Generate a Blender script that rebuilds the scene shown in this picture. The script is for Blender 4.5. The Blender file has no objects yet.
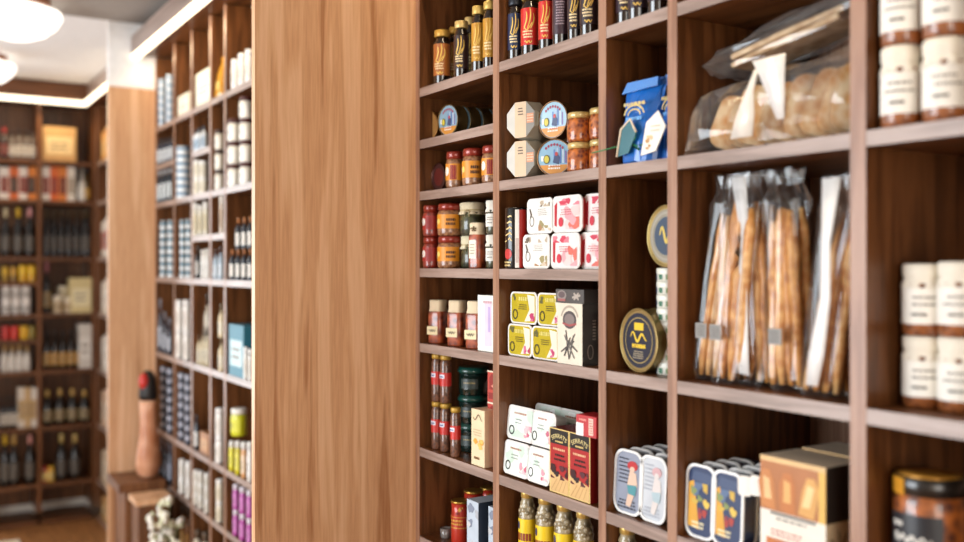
import bpy, math, random
from mathutils import Vector
R = random.Random(7)
PI = math.pi
SC = bpy.context.scene
COL = SC.collection
# ------------------------------------------------------------------ survey of the place
F, XVP, YH, H = 950.0, -113.0, 265.0, 1.63          # focal length in px, vanishing point of the aisle, eye height
TH = math.atan(595 / F); CT, ST = math.cos(TH), math.sin(TH); K = F / CT
def cot(px): return (K / (px - XVP) - ST) / CT
def Yat(px, X=1.0): return X * cot(px)
def zc(px, X=1.0): return K * X / (px - XVP)
def hz(py, px, X=1.0): return H + (YH - py) * zc(px, X) / F
def wm(w, px, X=1.0): return w * zc(px, X) / F
ORD = ['first', 'second', 'third', 'fourth', 'fifth', 'sixth', 'seventh', 'eighth', 'ninth', 'tenth']

# ------------------------------------------------------------------ materials
MATS = {}
def lin(h):
    h = h.lstrip('#'); o = []
    for i in (0, 2, 4):
        c = int(h[i:i+2], 16) / 255
        o.append(c / 12.92 if c <= .04045 else ((c + .055) / 1.055) ** 2.4)
    return (*o, 1)
def newmat(name):
    m = bpy.data.materials.new(name); m.use_nodes = True
    nt = m.node_tree; nt.nodes.clear()
    out = nt.nodes.new('ShaderNodeOutputMaterial')
    return m, nt, out
def C(hexc, r=.45, metal=0, coat=0, var=.12, sc=40):
    key = (hexc, r, metal, coat)
    if key in MATS: return MATS[key]
    m, nt, out = newmat('paint_' + hexc.lstrip('#'))
    b = nt.nodes.new('ShaderNodeBsdfPrincipled')
    n = nt.nodes.new('ShaderNodeTexNoise'); n.inputs['Scale'].default_value = sc; n.inputs['Detail'].default_value = 2
    tc = nt.nodes.new('ShaderNodeTexCoord'); nt.links.new(tc.outputs['Object'], n.inputs['Vector'])
    mx = nt.nodes.new('ShaderNodeMix'); mx.data_type = 'RGBA'
    c = lin(hexc)
    mx.inputs['A'].default_value = tuple(x * (1 - var) for x in c[:3]) + (1,)
    mx.inputs['B'].default_value = tuple(min(1, x * (1 + var)) for x in c[:3]) + (1,)
    nt.links.new(n.outputs['Fac'], mx.inputs['Factor'])
    nt.links.new(mx.outputs['Result'], b.inputs['Base Color'])
    b.inputs['Roughness'].default_value = r; b.inputs['Metallic'].default_value = metal
    b.inputs['Coat Weight'].default_value = coat; b.inputs['Coat Roughness'].default_value = .06
    nt.links.new(b.outputs[0], out.inputs[0])
    MATS[key] = m; return m
def food(name, a, b_, scale=120, coat=1.0):
    if name in MATS: return MATS[name]
    m, nt, out = newmat(name)
    b = nt.nodes.new('ShaderNodeBsdfPrincipled')
    tc = nt.nodes.new('ShaderNodeTexCoord')
    v = nt.nodes.new('ShaderNodeTexVoronoi'); v.inputs['Scale'].default_value = scale
    nt.links.new(tc.outputs['Object'], v.inputs['Vector'])
    n = nt.nodes.new('ShaderNodeTexNoise'); n.inputs['Scale'].default_value = scale * .5
    nt.links.new(tc.outputs['Object'], n.inputs['Vector'])
    ad = nt.nodes.new('ShaderNodeMath'); ad.operation = 'MULTIPLY'
    nt.links.new(v.outputs['Distance'], ad.inputs[0]); nt.links.new(n.outputs['Fac'], ad.inputs[1])
    rp = nt.nodes.new('ShaderNodeValToRGB')
    rp.color_ramp.elements[0].position = .08; rp.color_ramp.elements[0].color = lin(a)
    rp.color_ramp.elements[1].position = .42; rp.color_ramp.elements[1].color = lin(b_)
    nt.links.new(ad.outputs[0], rp.inputs[0]); nt.links.new(rp.outputs[0], b.inputs['Base Color'])
    b.inputs['Roughness'].default_value = .5; b.inputs['Coat Weight'].default_value = coat
    b.inputs['Coat Roughness'].default_value = .05
    nt.links.new(b.outputs[0], out.inputs[0]); MATS[name] = m; return m
def wood(name, dark, mid, light, scale, rough=.45, band=7.0, spec=.5, ring=.05, rn=26, dist=.25):
    """scale: object-space stretch, small along the grain"""
    if name in MATS: return MATS[name]
    m, nt, out = newmat(name)
    b = nt.nodes.new('ShaderNodeBsdfPrincipled')
    tc = nt.nodes.new('ShaderNodeTexCoord'); mp = nt.nodes.new('ShaderNodeMapping')
    mp.inputs['Scale'].default_value = scale; nt.links.new(tc.outputs['Object'], mp.inputs['Vector'])
    n1 = nt.nodes.new('ShaderNodeTexNoise'); n1.inputs['Scale'].default_value = band
    n1.inputs['Detail'].default_value = 5; n1.inputs['Distortion'].default_value = dist
    n2 = nt.nodes.new('ShaderNodeTexNoise'); n2.inputs['Scale'].default_value = band * 11; n2.inputs['Detail'].default_value = 3
    nt.links.new(mp.outputs[0], n1.inputs['Vector']); nt.links.new(mp.outputs[0], n2.inputs['Vector'])
    # rings from the broad noise give the cathedral figure
    sn = nt.nodes.new('ShaderNodeMath'); sn.operation = 'MULTIPLY'; sn.inputs[1].default_value = rn
    si = nt.nodes.new('ShaderNodeMath'); si.operation = 'SINE'
    nt.links.new(n1.outputs['Fac'], sn.inputs[0]); nt.links.new(sn.outputs[0], si.inputs[0])
    m1 = nt.nodes.new('ShaderNodeMath'); m1.operation = 'MULTIPLY_ADD'; m1.inputs[1].default_value = ring
    nt.links.new(si.outputs[0], m1.inputs[0]); nt.links.new(n1.outputs['Fac'], m1.inputs[2])
    m2 = nt.nodes.new('ShaderNodeMath'); m2.operation = 'MULTIPLY_ADD'; m2.inputs[1].default_value = .28
    nt.links.new(n2.outputs['Fac'], m2.inputs[0]); nt.links.new(m1.outputs[0], m2.inputs[2])
    rp = nt.nodes.new('ShaderNodeValToRGB'); e = rp.color_ramp.elements
    e[0].position = .38; e[0].color = lin(dark); e[1].position = .9; e[1].color = lin(light)
    k = e.new(.62); k.color = lin(mid)
    nt.links.new(m2.outputs[0], rp.inputs[0]); nt.links.new(rp.outputs[0], b.inputs['Base Color'])
    b.inputs['Roughness'].default_value = rough; b.inputs['Specular IOR Level'].default_value = spec
    bp = nt.nodes.new('ShaderNodeBump'); bp.inputs['Strength'].default_value = .12; bp.inputs['Distance'].default_value = .002
    nt.links.new(n2.outputs['Fac'], bp.inputs['Height']); nt.links.new(bp.outputs[0], b.inputs['Normal'])
    nt.links.new(b.outputs[0], out.inputs[0]); MATS[name] = m; return m
def emit(name, col, s):
    m, nt, out = newmat(name)
    e = nt.nodes.new('ShaderNodeEmission'); e.inputs[0].default_value = lin(col); e.inputs[1].default_value = s
    nt.links.new(e.outputs[0], out.inputs[0]); return m
def film():
    if 'film' in MATS: return MATS['film']
    m, nt, out = newmat('clear_film')
    t = nt.nodes.new('ShaderNodeBsdfTransparent'); t.inputs[0].default_value = (.985, .985, .985, 1)
    g = nt.nodes.new('ShaderNodeBsdfGlossy'); g.inputs['Roughness'].default_value = .16
    d = nt.nodes.new('ShaderNodeBsdfDiffuse'); d.inputs[0].default_value = (.9, .9, .9, 1)
    lw = nt.nodes.new('ShaderNodeLayerWeight'); lw.inputs[0].default_value = .35
    ma = nt.nodes.new('ShaderNodeMath'); ma.operation = 'MULTIPLY_ADD'; ma.inputs[1].default_value = .3; ma.inputs[2].default_value = .04
    nt.links.new(lw.outputs['Fresnel'], ma.inputs[0])
    gd = nt.nodes.new('ShaderNodeMixShader'); gd.inputs[0].default_value = .12
    nt.links.new(g.outputs[0], gd.inputs[1]); nt.links.new(d.outputs[0], gd.inputs[2])
    mx = nt.nodes.new('ShaderNodeMixShader')
    nt.links.new(ma.outputs[0], mx.inputs[0]); nt.links.new(t.outputs[0], mx.inputs[1]); nt.links.new(gd.outputs[0], mx.inputs[2])
    nt.links.new(mx.outputs[0], out.inputs[0]); MATS['film'] = m; return m

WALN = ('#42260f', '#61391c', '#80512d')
LIP_LIT = ('#7c6a60', '#998378', '#b09b90')  # walnut shelf fronts with the daylight sheen painted into the colour
EDGE_LIT = ('#7a5844', '#976f58', '#ad866d')  # same for upright fronts: walnut lightened by painted sheen
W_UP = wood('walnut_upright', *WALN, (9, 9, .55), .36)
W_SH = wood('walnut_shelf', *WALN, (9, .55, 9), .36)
W_LIP_LIT = wood('walnut_lip_lit', *LIP_LIT, (9, .55, 9), .32)
W_EDGE_LIT = wood('walnut_edge_lit', *EDGE_LIT, (9, 9, .55), .34)
W_SX = wood('walnut_shelf_across', *WALN, (.55, 9, 9), .42)
OAK = ('#a8734a', '#d0a077', '#e4bb96')
W_PA = wood('wood_partition', *OAK, (7, 7, .3), .42, 4.0, .5, .06, 34, .35)
FILM = film()
def hazy():
    m = FILM.copy(); m.name = 'hazy_film'
    for n in m.node_tree.nodes:
        if n.type == 'MATH': n.inputs[1].default_value = .36; n.inputs[2].default_value = .07
        if n.type == 'MIX_SHADER' and not n.inputs[0].is_linked: n.inputs[0].default_value = .3
    return m
HAZY = hazy()
GOLD = C('#c9a04c', .3, .85); BRASS = C('#b8975a', .25, .9)
INK = C('#17120f', .5); WHITE = C('#f1ede6', .4); CREAM = C('#e8d9b8', .55)

# ------------------------------------------------------------------ mesh builder
class MB:
    def __init__(s): s.v, s.f, s.m, s.sm, s.mats = [], [], [], [], []
    def mi(s, m):
        if m not in s.mats: s.mats.append(m)
        return s.mats.index(m)
    def face(s, idx, m, smooth=False): s.f.append(tuple(idx)); s.m.append(s.mi(m)); s.sm.append(smooth)
    def box(s, x0, x1, y0, y1, z0, z1, m, bev=0):
        if bev:
            p = rr(x1 - x0, y1 - y0, bev, 3)
            cx, cy = (x0 + x1) / 2, (y0 + y1) / 2
            rings = [(z0, -bev * .6), (z0 + bev * .6, 0), (z1 - bev * .6, 0), (z1, -bev * .6)]
            o = len(s.v); n = len(p)
            for z, ins in rings:
                for a, b in p:
                    l = math.hypot(a, b) or 1
                    s.v.append((cx + a + ins * a / l, cy + b + ins * b / l, z))
            for k in range(3):
                for i in range(n): s.face((o + k*n + i, o + k*n + (i+1) % n, o + (k+1)*n + (i+1) % n, o + (k+1)*n + i), m, False)
            s.face([o + i for i in reversed(range(n))], m); s.face([o + 3*n + i for i in range(n)], m)
            return
        o = len(s.v)
        s.v += [(x, y, z) for z in (z0, z1) for x, y in ((x0, y0), (x1, y0), (x1, y1), (x0, y1))]
        for q in ((3, 2, 1, 0), (4, 5, 6, 7), (0, 1, 5, 4), (1, 2, 6, 5), (2, 3, 7, 6), (3, 0, 4, 7)): s.face([o + i for i in q], m)
    def lathe(s, prof, m, n=20, c=(0, 0, 0), axis='z', sq=2, wav=None, smooth=True):
        """prof: (r, z[, material]); sq>2 squares the section; wav(theta, i) scales the radius"""
        o = len(s.v); k = len(prof)
        for i, p in enumerate(prof):
            for j in range(n):
                t = 2 * PI * (j + .5) / n; ct, st_ = math.cos(t), math.sin(t)
                if sq != 2:
                    q = (abs(ct) ** sq + abs(st_) ** sq) ** (-1 / sq); ct *= q; st_ *= q
                w = wav(t, i) if wav else 1
                a, b, h = p[0] * ct * w, p[0] * st_ * w, p[1]
                if axis == 'z': s.v.append((c[0] + a, c[1] + b, c[2] + h))
                else: s.v.append((c[0] + a, c[1] + h, c[2] + b))     # axis along local y
        for i in range(k - 1):
            mm = prof[i][2] if len(prof[i]) > 2 else m
            for j in range(n):
                q = (o + i*n + j, o + i*n + (j+1) % n, o + (i+1)*n + (j+1) % n, o + (i+1)*n + j)
                s.face(q if axis == 'z' else q[::-1], mm, smooth)
        if prof[0][0] > 1e-5: s.face([o + j for j in (reversed(range(n)) if axis == 'z' else range(n))], prof[0][2] if len(prof[0]) > 2 else m)
        if prof[-1][0] > 1e-5: s.face([o + (k-1)*n + j for j in (range(n) if axis == 'z' else reversed(range(n)))], prof[-1][2] if len(prof[-1]) > 2 else m)
    def loft(s, rings, m, smooth=True, caps=True):
        """rings: equal-length lists of 3-D points"""
        o = len(s.v); n = len(rings[0])
        for r in rings: s.v += [tuple(p) for p in r]
        for i in range(len(rings) - 1):
            for j in range(n): s.face((o + i*n + j, o + i*n + (j+1) % n, o + (i+1)*n + (j+1) % n, o + (i+1)*n + j), m, smooth)
        if caps:
            s.face([o + j for j in reversed(range(n))], m); s.face([o + (len(rings)-1)*n + j for j in range(n)], m)
    def prism(s, poly, y0, y1, m, k0=1, k1=1, cz=0):
        """poly (x, z) extruded along local y; k scales each end about (0, cz)"""
        s.loft([[(x * k0, y0, cz + (z - cz) * k0) for x, z in poly], [(x * k1, y1, cz + (z - cz) * k1) for x, z in poly]], m, False)
    def tube(s, pts, r, m, n=6, taper=None):
        pts = [Vector(p) for p in pts]; rings = []
        for i, p in enumerate(pts):
            d = (pts[min(i+1, len(pts)-1)] - pts[max(i-1, 0)]).normalized()
            a = d.cross(Vector((0, 0, 1)))
            if a.length < .05: a = d.cross(Vector((1, 0, 0)))
            a.normalize(); b = d.cross(a)
            rad = r * (taper[i] if taper else 1)
            rings.append([p + a * rad * math.cos(2*PI*j/n) + b * rad * math.sin(2*PI*j/n) for j in range(n)])
        s.loft(rings, m, True)
    def ball(s, c, r, m, n=10, k=(1, 1, 1)):
        rings = n // 2
        prof = [(r * math.sin(PI * i / rings), -r * math.cos(PI * i / rings)) for i in range(rings + 1)]
        o = len(s.v); s.lathe(prof, m, n)
        for i in range(o, len(s.v)):
            x, y, z = s.v[i]; s.v[i] = (c[0] + x*k[0], c[1] + y*k[1], c[2] + z*k[2])
    # --- print on a face: mp maps (u, v, lift) to a point
    def poly(s, mp, pts, m, lift=.0005):
        o = len(s.v); s.v += [mp(u, v, lift) for u, v in pts]; s.face(range(o, o + len(pts)), m)
    def rect(s, mp, u0, u1, v0, v1, m, n=1, lift=.0005):
        o = len(s.v)
        for i in range(n + 1):
            u = u0 + (u1 - u0) * i / n
            s.v += [mp(u, v0, lift), mp(u, v1, lift)]
        for i in range(n): s.face((o + 2*i, o + 2*i + 2, o + 2*i + 3, o + 2*i + 1), m, n > 1)
    def ell(s, mp, cu, cv, ru, rv, m, lift=.0008, n=18):
        s.poly(mp, [(cu + ru*math.cos(2*PI*i/n), cv + rv*math.sin(2*PI*i/n)) for i in range(n)], m, lift)
    def ring(s, mp, cu, cv, ru, rv, w, m, lift=.001, n=24, a0=0, a1=2*PI):
        o = len(s.v)
        for i in range(n + 1):
            t = a0 + (a1 - a0) * i / n
            s.v += [mp(cu + ru*math.cos(t), cv + rv*math.sin(t), lift), mp(cu + (ru-w)*math.cos(t), cv + (rv-w)*math.sin(t), lift)]
        for i in range(n): s.face((o + 2*i, o + 2*i + 2, o + 2*i + 3, o + 2*i + 1), m)
    def stroke(s, mp, pts, w, m, lift=.0009):
        o = len(s.v); n = len(pts)
        for i, (u, v) in enumerate(pts):
            a, b = pts[max(i-1, 0)], pts[min(i+1, n-1)]
            dx, dy = b[0]-a[0], b[1]-a[1]; l = math.hypot(dx, dy) or 1
            t = w * (.35 + .65 * math.sin(PI * (i + .5) / n)) / 2
            s.v += [mp(u - dy/l*t, v + dx/l*t, lift), mp(u + dy/l*t, v - dx/l*t, lift)]
        for i in range(n - 1): s.face((o + 2*i + 1, o + 2*i + 3, o + 2*i + 2, o + 2*i), m)
    def lines(s, mp, u0, u1, v0, v1, rows, m, seed=1, fill=.55, lift=.0009, ragged=.3):
        """rows of tiny unreadable print"""
        q = random.Random(seed); dv = (v1 - v0) / rows
        for i in range(rows):
            v = v1 - (i + .5) * dv; u = u0 + (u1 - u0) * q.random() * ragged * .5; e = u1 - (u1 - u0) * q.random() * ragged * .5
            while u < e:
                w = min((u1 - u0) * q.uniform(.05, .16), e - u)
                s.rect(mp, u, u + w, v - dv * fill / 2, v + dv * fill / 2, m, 1, lift)
                u += w + (u1 - u0) * .035
    def blobs(s, mp, u0, u1, v0, v1, cnt, cols, r0, r1, seed=1, lift=.0007):
        q = random.Random(seed)
        for i in range(cnt):
            u, v = q.uniform(u0, u1), q.uniform(v0, v1); a, b = q.uniform(r0, r1), q.uniform(r0, r1); k = q.uniform(0, 6)
            s.poly(mp, [(min(u1, max(u0, u + a*(1 + .3*math.sin(3*t + k))*math.cos(t))), min(v1, max(v0, v + b*(1 + .3*math.cos(2*t + k))*math.sin(t))))
                        for t in [2*PI*j/12 for j in range(12)]], cols[i % len(cols)], lift + .00004 * i)
    def text(s, mp, txt, size, cu, cv, m, lift=.0011, arch=0):
        vs, fs = glyphs(txt)
        o = len(s.v); w = max(x for x, y in vs)
        for x, y in vs:
            x = (x - w / 2) * size; y = y * size
            if arch:
                t = x / arch; s.v.append(mp(cu + (arch + y) * math.sin(t), cv + (arch + y) * math.cos(t) - arch, lift))
            else: s.v.append(mp(cu + x, cv + y, lift))
        for f in fs: s.face([o + i for i in f], m)
    def mesh(s, name):
        me = bpy.data.meshes.new(name); me.from_pydata(s.v, [], s.f)
        for m in s.mats: me.materials.append(m)
        me.polygons.foreach_set('material_index', s.m); me.polygons.foreach_set('use_smooth', s.sm)
        me.update(); return me
GL = {}
def glyphs(txt):
    if txt in GL: return GL[txt]
    cu = bpy.data.curves.new('lettering', 'FONT'); cu.body = txt; cu.resolution_u = 3
    ob = bpy.data.objects.new('lettering', cu); COL.objects.link(ob)
    me = ob.to_mesh(); GL[txt] = ([(v.co.x, v.co.y) for v in me.vertices], [tuple(p.vertices) for p in me.polygons])
    ob.to_mesh_clear(); bpy.data.objects.remove(ob); bpy.data.curves.remove(cu)
    return GL[txt]
def rr(w, h, r, n=5):
    p = []
    for cx, cy, a in ((w/2 - r, h/2 - r, 0), (-w/2 + r, h/2 - r, PI/2), (-w/2 + r, -h/2 + r, PI), (w/2 - r, -h/2 + r, 1.5*PI)):
        p += [(cx + r*math.cos(a + PI/2*i/n), cy + r*math.sin(a + PI/2*i/n)) for i in range(n + 1)]
    return p
def flat(y, cu=0, cv=0): return lambda u, v, l: (cu + u, y - l, cv + v)          # face looking to local -y
def side(x, cu=0, cv=0): return lambda u, v, l: (x + l, cu + u, cv + v)          # face looking to local +x
def cyl(r, a0=0): return lambda u, v, l: ((r + l) * math.sin(u / r + a0), -(r + l) * math.cos(u / r + a0), v)

# ------------------------------------------------------------------ scene objects
def empty(name, loc, rot=(0, 0, 0)):
    o = bpy.data.objects.new(name, None); COL.objects.link(o); o.location = loc; o.rotation_euler = rot
    o.empty_display_size = .05; return o
def tag(o, label, cat, group=None, kind=None):
    o['label'] = label; o['category'] = cat
    if group: o['group'] = group
    if kind: o['kind'] = kind
    return o
def link(name, me, parent=None, loc=(0, 0, 0), rot=(0, 0, 0)):
    o = bpy.data.objects.new(name, me); COL.objects.link(o); o.location = loc; o.rotation_euler = rot
    if parent: o.parent = parent
    return o
def struct(name, mb, label=None):
    o = link(name, mb.mesh(name)); o['kind'] = 'structure'
    if label: o['label'] = label
    return o
CACHE = {}
FACE = -PI / 2                                    # local -y turned to face the aisle
def put(builder, args, name, label, cat, loc, turn=0.0, group=None, tilt=(0, 0)):
    """builder(*args) -> [(part, MB, sub-parts)]; one part alone becomes the thing itself. Kinds are built once and then copied."""
    key = (builder.__name__,) + tuple(args)
    if key not in CACHE:
        CACHE[key] = [(p[0], p[1].mesh(p[0] if len(builder(*args)) > 1 else name), [(q, b.mesh(q)) for q, b in (p[2] if len(p) > 2 else [])]) for p in builder(*args)]
    ps = CACHE[key]; rot = (tilt[0], tilt[1], FACE + turn)
    if len(ps) == 1 and not ps[0][2]:
        o = link(name, ps[0][1], None, loc, rot)
    else:
        o = empty(name, loc, rot)
        for pn, me, subs in ps:
            c = link(pn, me, o)
            for qn, qm in subs: link(qn, qm, c)
    return tag(o, label, cat, group)

# ================================================================== ROOM
mb = MB(); mb.box(-3, 1.6, -2.6, 7.0, -.1, 0, wood('floor_boards', '#6b4526', '#946238', '#b07c4c', (8, .6, 8), .35)); struct('floor', mb)
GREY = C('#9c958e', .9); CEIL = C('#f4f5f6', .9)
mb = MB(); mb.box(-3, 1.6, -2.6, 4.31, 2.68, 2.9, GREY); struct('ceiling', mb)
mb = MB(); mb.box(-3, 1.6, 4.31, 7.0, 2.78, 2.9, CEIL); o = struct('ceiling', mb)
mb = MB(); mb.box(.806, 1.6, 4.312, 4.34, 2.402, 2.779, C('#f7f6f3', .9)); struct('lintel', mb)
PAINT = C('#d9d0c4', .9)
mb = MB(); mb.box(1.34, 1.6, -2.6, 7.0, 0, 2.9, PAINT); struct('wall_right', mb)
# back wall with the street window to the left of the bottle shelves
mb = MB(); mb.box(.0, 1.34, 6.84, 7.0, 0, 2.9, PAINT); mb.box(-3, -1.7, 6.84, 7.0, 0, 2.9, PAINT); mb.box(-1.7, 0, 6.84, 7.0, 0, .35, PAINT); mb.box(-1.7, 0, 6.84, 7.0, 2.65, 2.9, PAINT); struct('wall_back', mb)
mb = MB(); mb.box(-3, -1.75, -2.6, -2.45, 0, 2.9, PAINT); mb.box(.1, 1.34, -2.6, -2.45, 0, 2.9, PAINT); mb.box(-1.75, .1, -2.6, -2.45, 0, .45, PAINT); mb.box(-1.75, .1, -2.6, -2.45, 2.55, 2.9, PAINT); struct('wall_front', mb)
# left wall with its two street windows
WIN = [(1.1, 3.3, .5, 2.5)]
mb = MB(); ys = [-2.45]
for y0, y1, z0, z1 in WIN:
    mb.box(-2, -1.8, ys[-1], y0, 0, 2.9, PAINT); mb.box(-2, -1.8, y0, y1, 0, z0, PAINT); mb.box(-2, -1.8, y0, y1, z1, 2.9, PAINT); ys.append(y1)
mb.box(-2, -1.8, ys[-1], 6.84, 0, 2.9, PAINT); struct('wall_left', mb)
for i, (y0, y1, z0, z1) in enumerate(WIN):
    mb = MB(); fr = C('#3b2a20', .5)
    for a, b in ((y0, y0 + .05), (y1 - .05, y1), ((y0 + y1)/2 - .025, (y0 + y1)/2 + .025)): mb.box(-1.95, -1.88, a, b, z0, z1, fr)
    for a, b in ((z0, z0 + .05), (z1 - .05, z1)): mb.box(-1.95, -1.88, y0, y1, a, b, fr)
    struct('window_%d' % (i + 1), mb)
mb = MB()
for a in (-1.7, -.88, -.05): mb.box(a, a + .05, 6.86, 6.92, .35, 2.65, fr)
for a in (.35, 2.6): mb.box(-1.7, 0, 6.86, 6.92, a, a + .05, fr)
struct('window_2', mb)
mb = MB()
for a in (-1.75, -.85, .05): mb.box(a, a + .05, -2.56, -2.5, .45, 2.55, fr)
for a in (.45, 2.5): mb.box(-1.75, .1, -2.56, -2.5, a, a + .05, fr)
struct('window_3', mb)  # added window behind the camera, opening for the front fill light

# partitions: the tall board beside the near shelves and the shorter one at the far end
mb = MB(); mb.box(.632, 1.335, 1.876, 1.896, 0, 2.675, W_PA); struct('partition', mb, 'tall plain honey-brown wooden panel between the near and middle shelves')
mb = MB(); mb.box(.806, 1.335, 4.312, 4.334, 0, 2.40, W_PA); struct('partition', mb, 'far orange-brown wooden panel behind the brown cabinet')

# ================================================================== SHELVING UNITS
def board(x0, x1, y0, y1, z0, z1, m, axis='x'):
    b = MB(); b.box(x0, x1, y0, y1, z0, z1, m)          # aisle face takes the lit copy of the walnut, sheen painted into its colour
    e = W_LIP_LIT if m in (W_SH, W_SX) else W_EDGE_LIT if m is W_UP else m
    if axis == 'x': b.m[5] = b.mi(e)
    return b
def uchild(u, name, mb):
    o = link(name, mb.mesh(name), u, tuple(-c for c in u.location)); return o
T = .021
S = dict(S0=.63, S1=.391, A2=.276, S3=.162, S4=-.0075, S5=-.173, S6=-.404, S7=-.60, S8=-.9, S9=-1.2, SA=-1.5)
S = {k: v + H for k, v in S.items()}
unit = tag(empty('shelving_unit', (1.15, 1.2, 0)), 'tall walnut shelving nearest the camera, full of jars, tins and breadsticks', 'shelves')
VU = [(Yat(419.5), 1.8755)] + [(Yat(b), Yat(a)) for a, b in ((493, 499), (598.5, 606), (667.5, 677), (850, 866))]
VU.append((VU[-1][0] - .3214, VU[-1][0] - .3)); VU.append((VU[-1][0] - .3214, VU[-1][0] - .3))
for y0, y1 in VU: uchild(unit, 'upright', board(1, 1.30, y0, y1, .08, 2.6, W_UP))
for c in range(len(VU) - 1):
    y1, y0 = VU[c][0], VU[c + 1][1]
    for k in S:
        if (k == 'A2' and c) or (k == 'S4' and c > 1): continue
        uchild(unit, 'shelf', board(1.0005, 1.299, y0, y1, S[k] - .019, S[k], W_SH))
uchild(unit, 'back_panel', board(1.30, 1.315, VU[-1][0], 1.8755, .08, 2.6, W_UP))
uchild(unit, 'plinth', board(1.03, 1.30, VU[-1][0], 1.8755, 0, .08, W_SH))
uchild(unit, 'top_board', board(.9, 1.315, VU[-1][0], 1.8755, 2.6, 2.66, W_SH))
LED = emit('led_diffuser', '#ffeccc', 3.2)
def strip(name, label, pts):
    b = MB()
    for x0, x1, y0, y1, z0, z1 in pts: b.box(x0, x1, y0, y1, z0, z1, LED)
    return tag(link(name, b.mesh(name)), label, 'light', 'light strips above the shelves')
strip('light_strip', 'light strip over the near shelves', [(.91, .945, VU[-1][0], 1.87, 2.575, 2.6)])

mid = tag(empty('shelving_unit', (1.15, 3.6, 0)), 'blurred walnut shelving in the middle beyond the tall wooden panel', 'shelves')
MV = [Yat(p) for p in (155, 173.5, 191, 209.5, 224, 252.5)]
MCOL = [(MV[c + 1], MV[c] - .02) for c in range(5)]
MS = dict(M1=.603, Ma=.436, M2=.27, Mb=.112, M3=-.052, M4=-.379, M5=-.711, M6=-.923, M7=-1.18, M8=-1.5)
MS = {k: v + H for k, v in MS.items()}
for y in MV: uchild(mid, 'upright', board(1, 1.3, y - .02, y, .08, 2.54, W_UP))
for c in range(5):
    for k in MS:
        if k == 'Ma' and c not in (0, 2): continue
        if k == 'Mb' and c not in (2, 3): continue
        uchild(mid, 'shelf', board(1.0005, 1.299, MV[c + 1], MV[c] - .02, MS[k] - .022, MS[k], W_SH))
uchild(mid, 'back_panel', board(1.3, 1.315, MV[-1] - .03, 4.309, .08, 2.54, W_UP))
uchild(mid, 'plinth', board(1.03, 1.3, MV[-1] - .03, 4.309, 0, .08, W_SH))
uchild(mid, 'cornice', board(.9, 1.315, 2.2, 4.309, 2.545, 2.625, W_SH))
uchild(mid, 'upright', board(1, 1.3, 2.2, 2.226, 0, 2.54, W_UP))
strip('light_strip', 'slanting light strip over the middle shelves', [(.9, .93, 2.2, 4.305, 2.527, 2.5445)])

EY = 6.5
def Xe(px, Y=EY): return Y / cot(px)
def ze(py, px, Y=EY): X = Xe(px, Y); return H + (YH - py) * (X * ST + Y * CT) / F
def we(w, px, Y=EY): return w * (Xe(px, Y) * ST + Y * CT) / F
end = tag(empty('shelving_unit', (.8, 6.65, 0)), 'far shelving across the end of the aisle holding dark bottles', 'shelves')
EU = [.44, Xe(39.5), 1.13]
for x in EU: uchild(end, 'upright', board(x - .012, x + .012, EY, 6.8, .08, 2.66, W_UP, 'n'))
ES = {k: ze(v, 40) for k, v in dict(E1=160, E2=200, E3=257, E4=314, E5=371, E6=427, E7=484, E8=521).items()}
EX = {k: ze(v, 20) for k, v in dict(F4=282, F5=340).items()}
for c in range(2):
    for z in list(ES.values()) + (list(EX.values()) if c == 0 else []):
        uchild(end, 'shelf', board(EU[c] + .012, EU[c + 1] - .012, EY + .0005, 6.799, z - .025, z, W_SX, 'n'))
uchild(end, 'back_panel', board(.4, 1.14, 6.8, 6.815, .08, 2.66, W_UP))
uchild(end, 'cornice', board(.0, 1.13, 6.44, 6.815, 2.665, 2.775, W_SX))
uchild(end, 'plinth', board(.4, 1.13, 6.52, 6.8, 0, ES['E8'] - .026, W_SX))
alc = tag(empty('shelving_unit', (1.23, 6.0, 0)), 'narrow side shelving beside the far bottle shelves, mostly hidden by the far panel', 'shelves')
for y in (6.49, 5.98, 5.4): uchild(alc, 'upright', board(1.143, 1.32, y - .024, y, .08, 2.66, W_UP))
for z in ES.values():
    for a, b in ((5.4, 5.956), (5.98, 6.466)): uchild(alc, 'shelf', board(1.1435, 1.319, a, b, z - .025, z, W_SH))
uchild(alc, 'back_panel', board(1.32, 1.335, 5.37, 6.49, .08, 2.66, W_UP))
uchild(alc, 'cornice', board(1.08, 1.335, 5.3, 6.438, 2.665, 2.775, W_SH))
strip('light_strip', 'L-shaped light strip over the far bottle shelves', [(.0, 1.07, 6.42, 6.438, 2.635, 2.664), (1.052, 1.07, 5.35, 6.42, 2.635, 2.664)])

# ceiling lamps
OPAL = emit('opal_glass', '#fff3e6', 2.0)
def lamp(loc, label):
    t = tag(empty('ceiling_lamp', loc), label, 'lamp', 'round ceiling lamps')
    b = MB(); b.lathe([(.11, -.035), (.125, -.02), (.125, 0)], C('#7a4a2c', .4), 28); link('base', b.mesh('base'), t)
    b = MB(); b.lathe([(.0, -.165), (.06, -.16), (.11, -.14), (.15, -.105), (.17, -.07), (.165, -.05), (.12, -.034)], OPAL, 32); link('glass_dome', b.mesh('glass_dome'), t)
lamp((.43, 4.14, 2.68), 'larger round opal ceiling lamp nearest the camera')
lamp((.44, 5.85, 2.78), 'smaller round opal ceiling lamp further down the aisle')
for y in (2.45, .8, -.85): lamp((.43, y, 2.68), 'added round opal ceiling lamp above the near aisle, out of view')  # unseen lamps added for light, carrying the row on towards the camera

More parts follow.
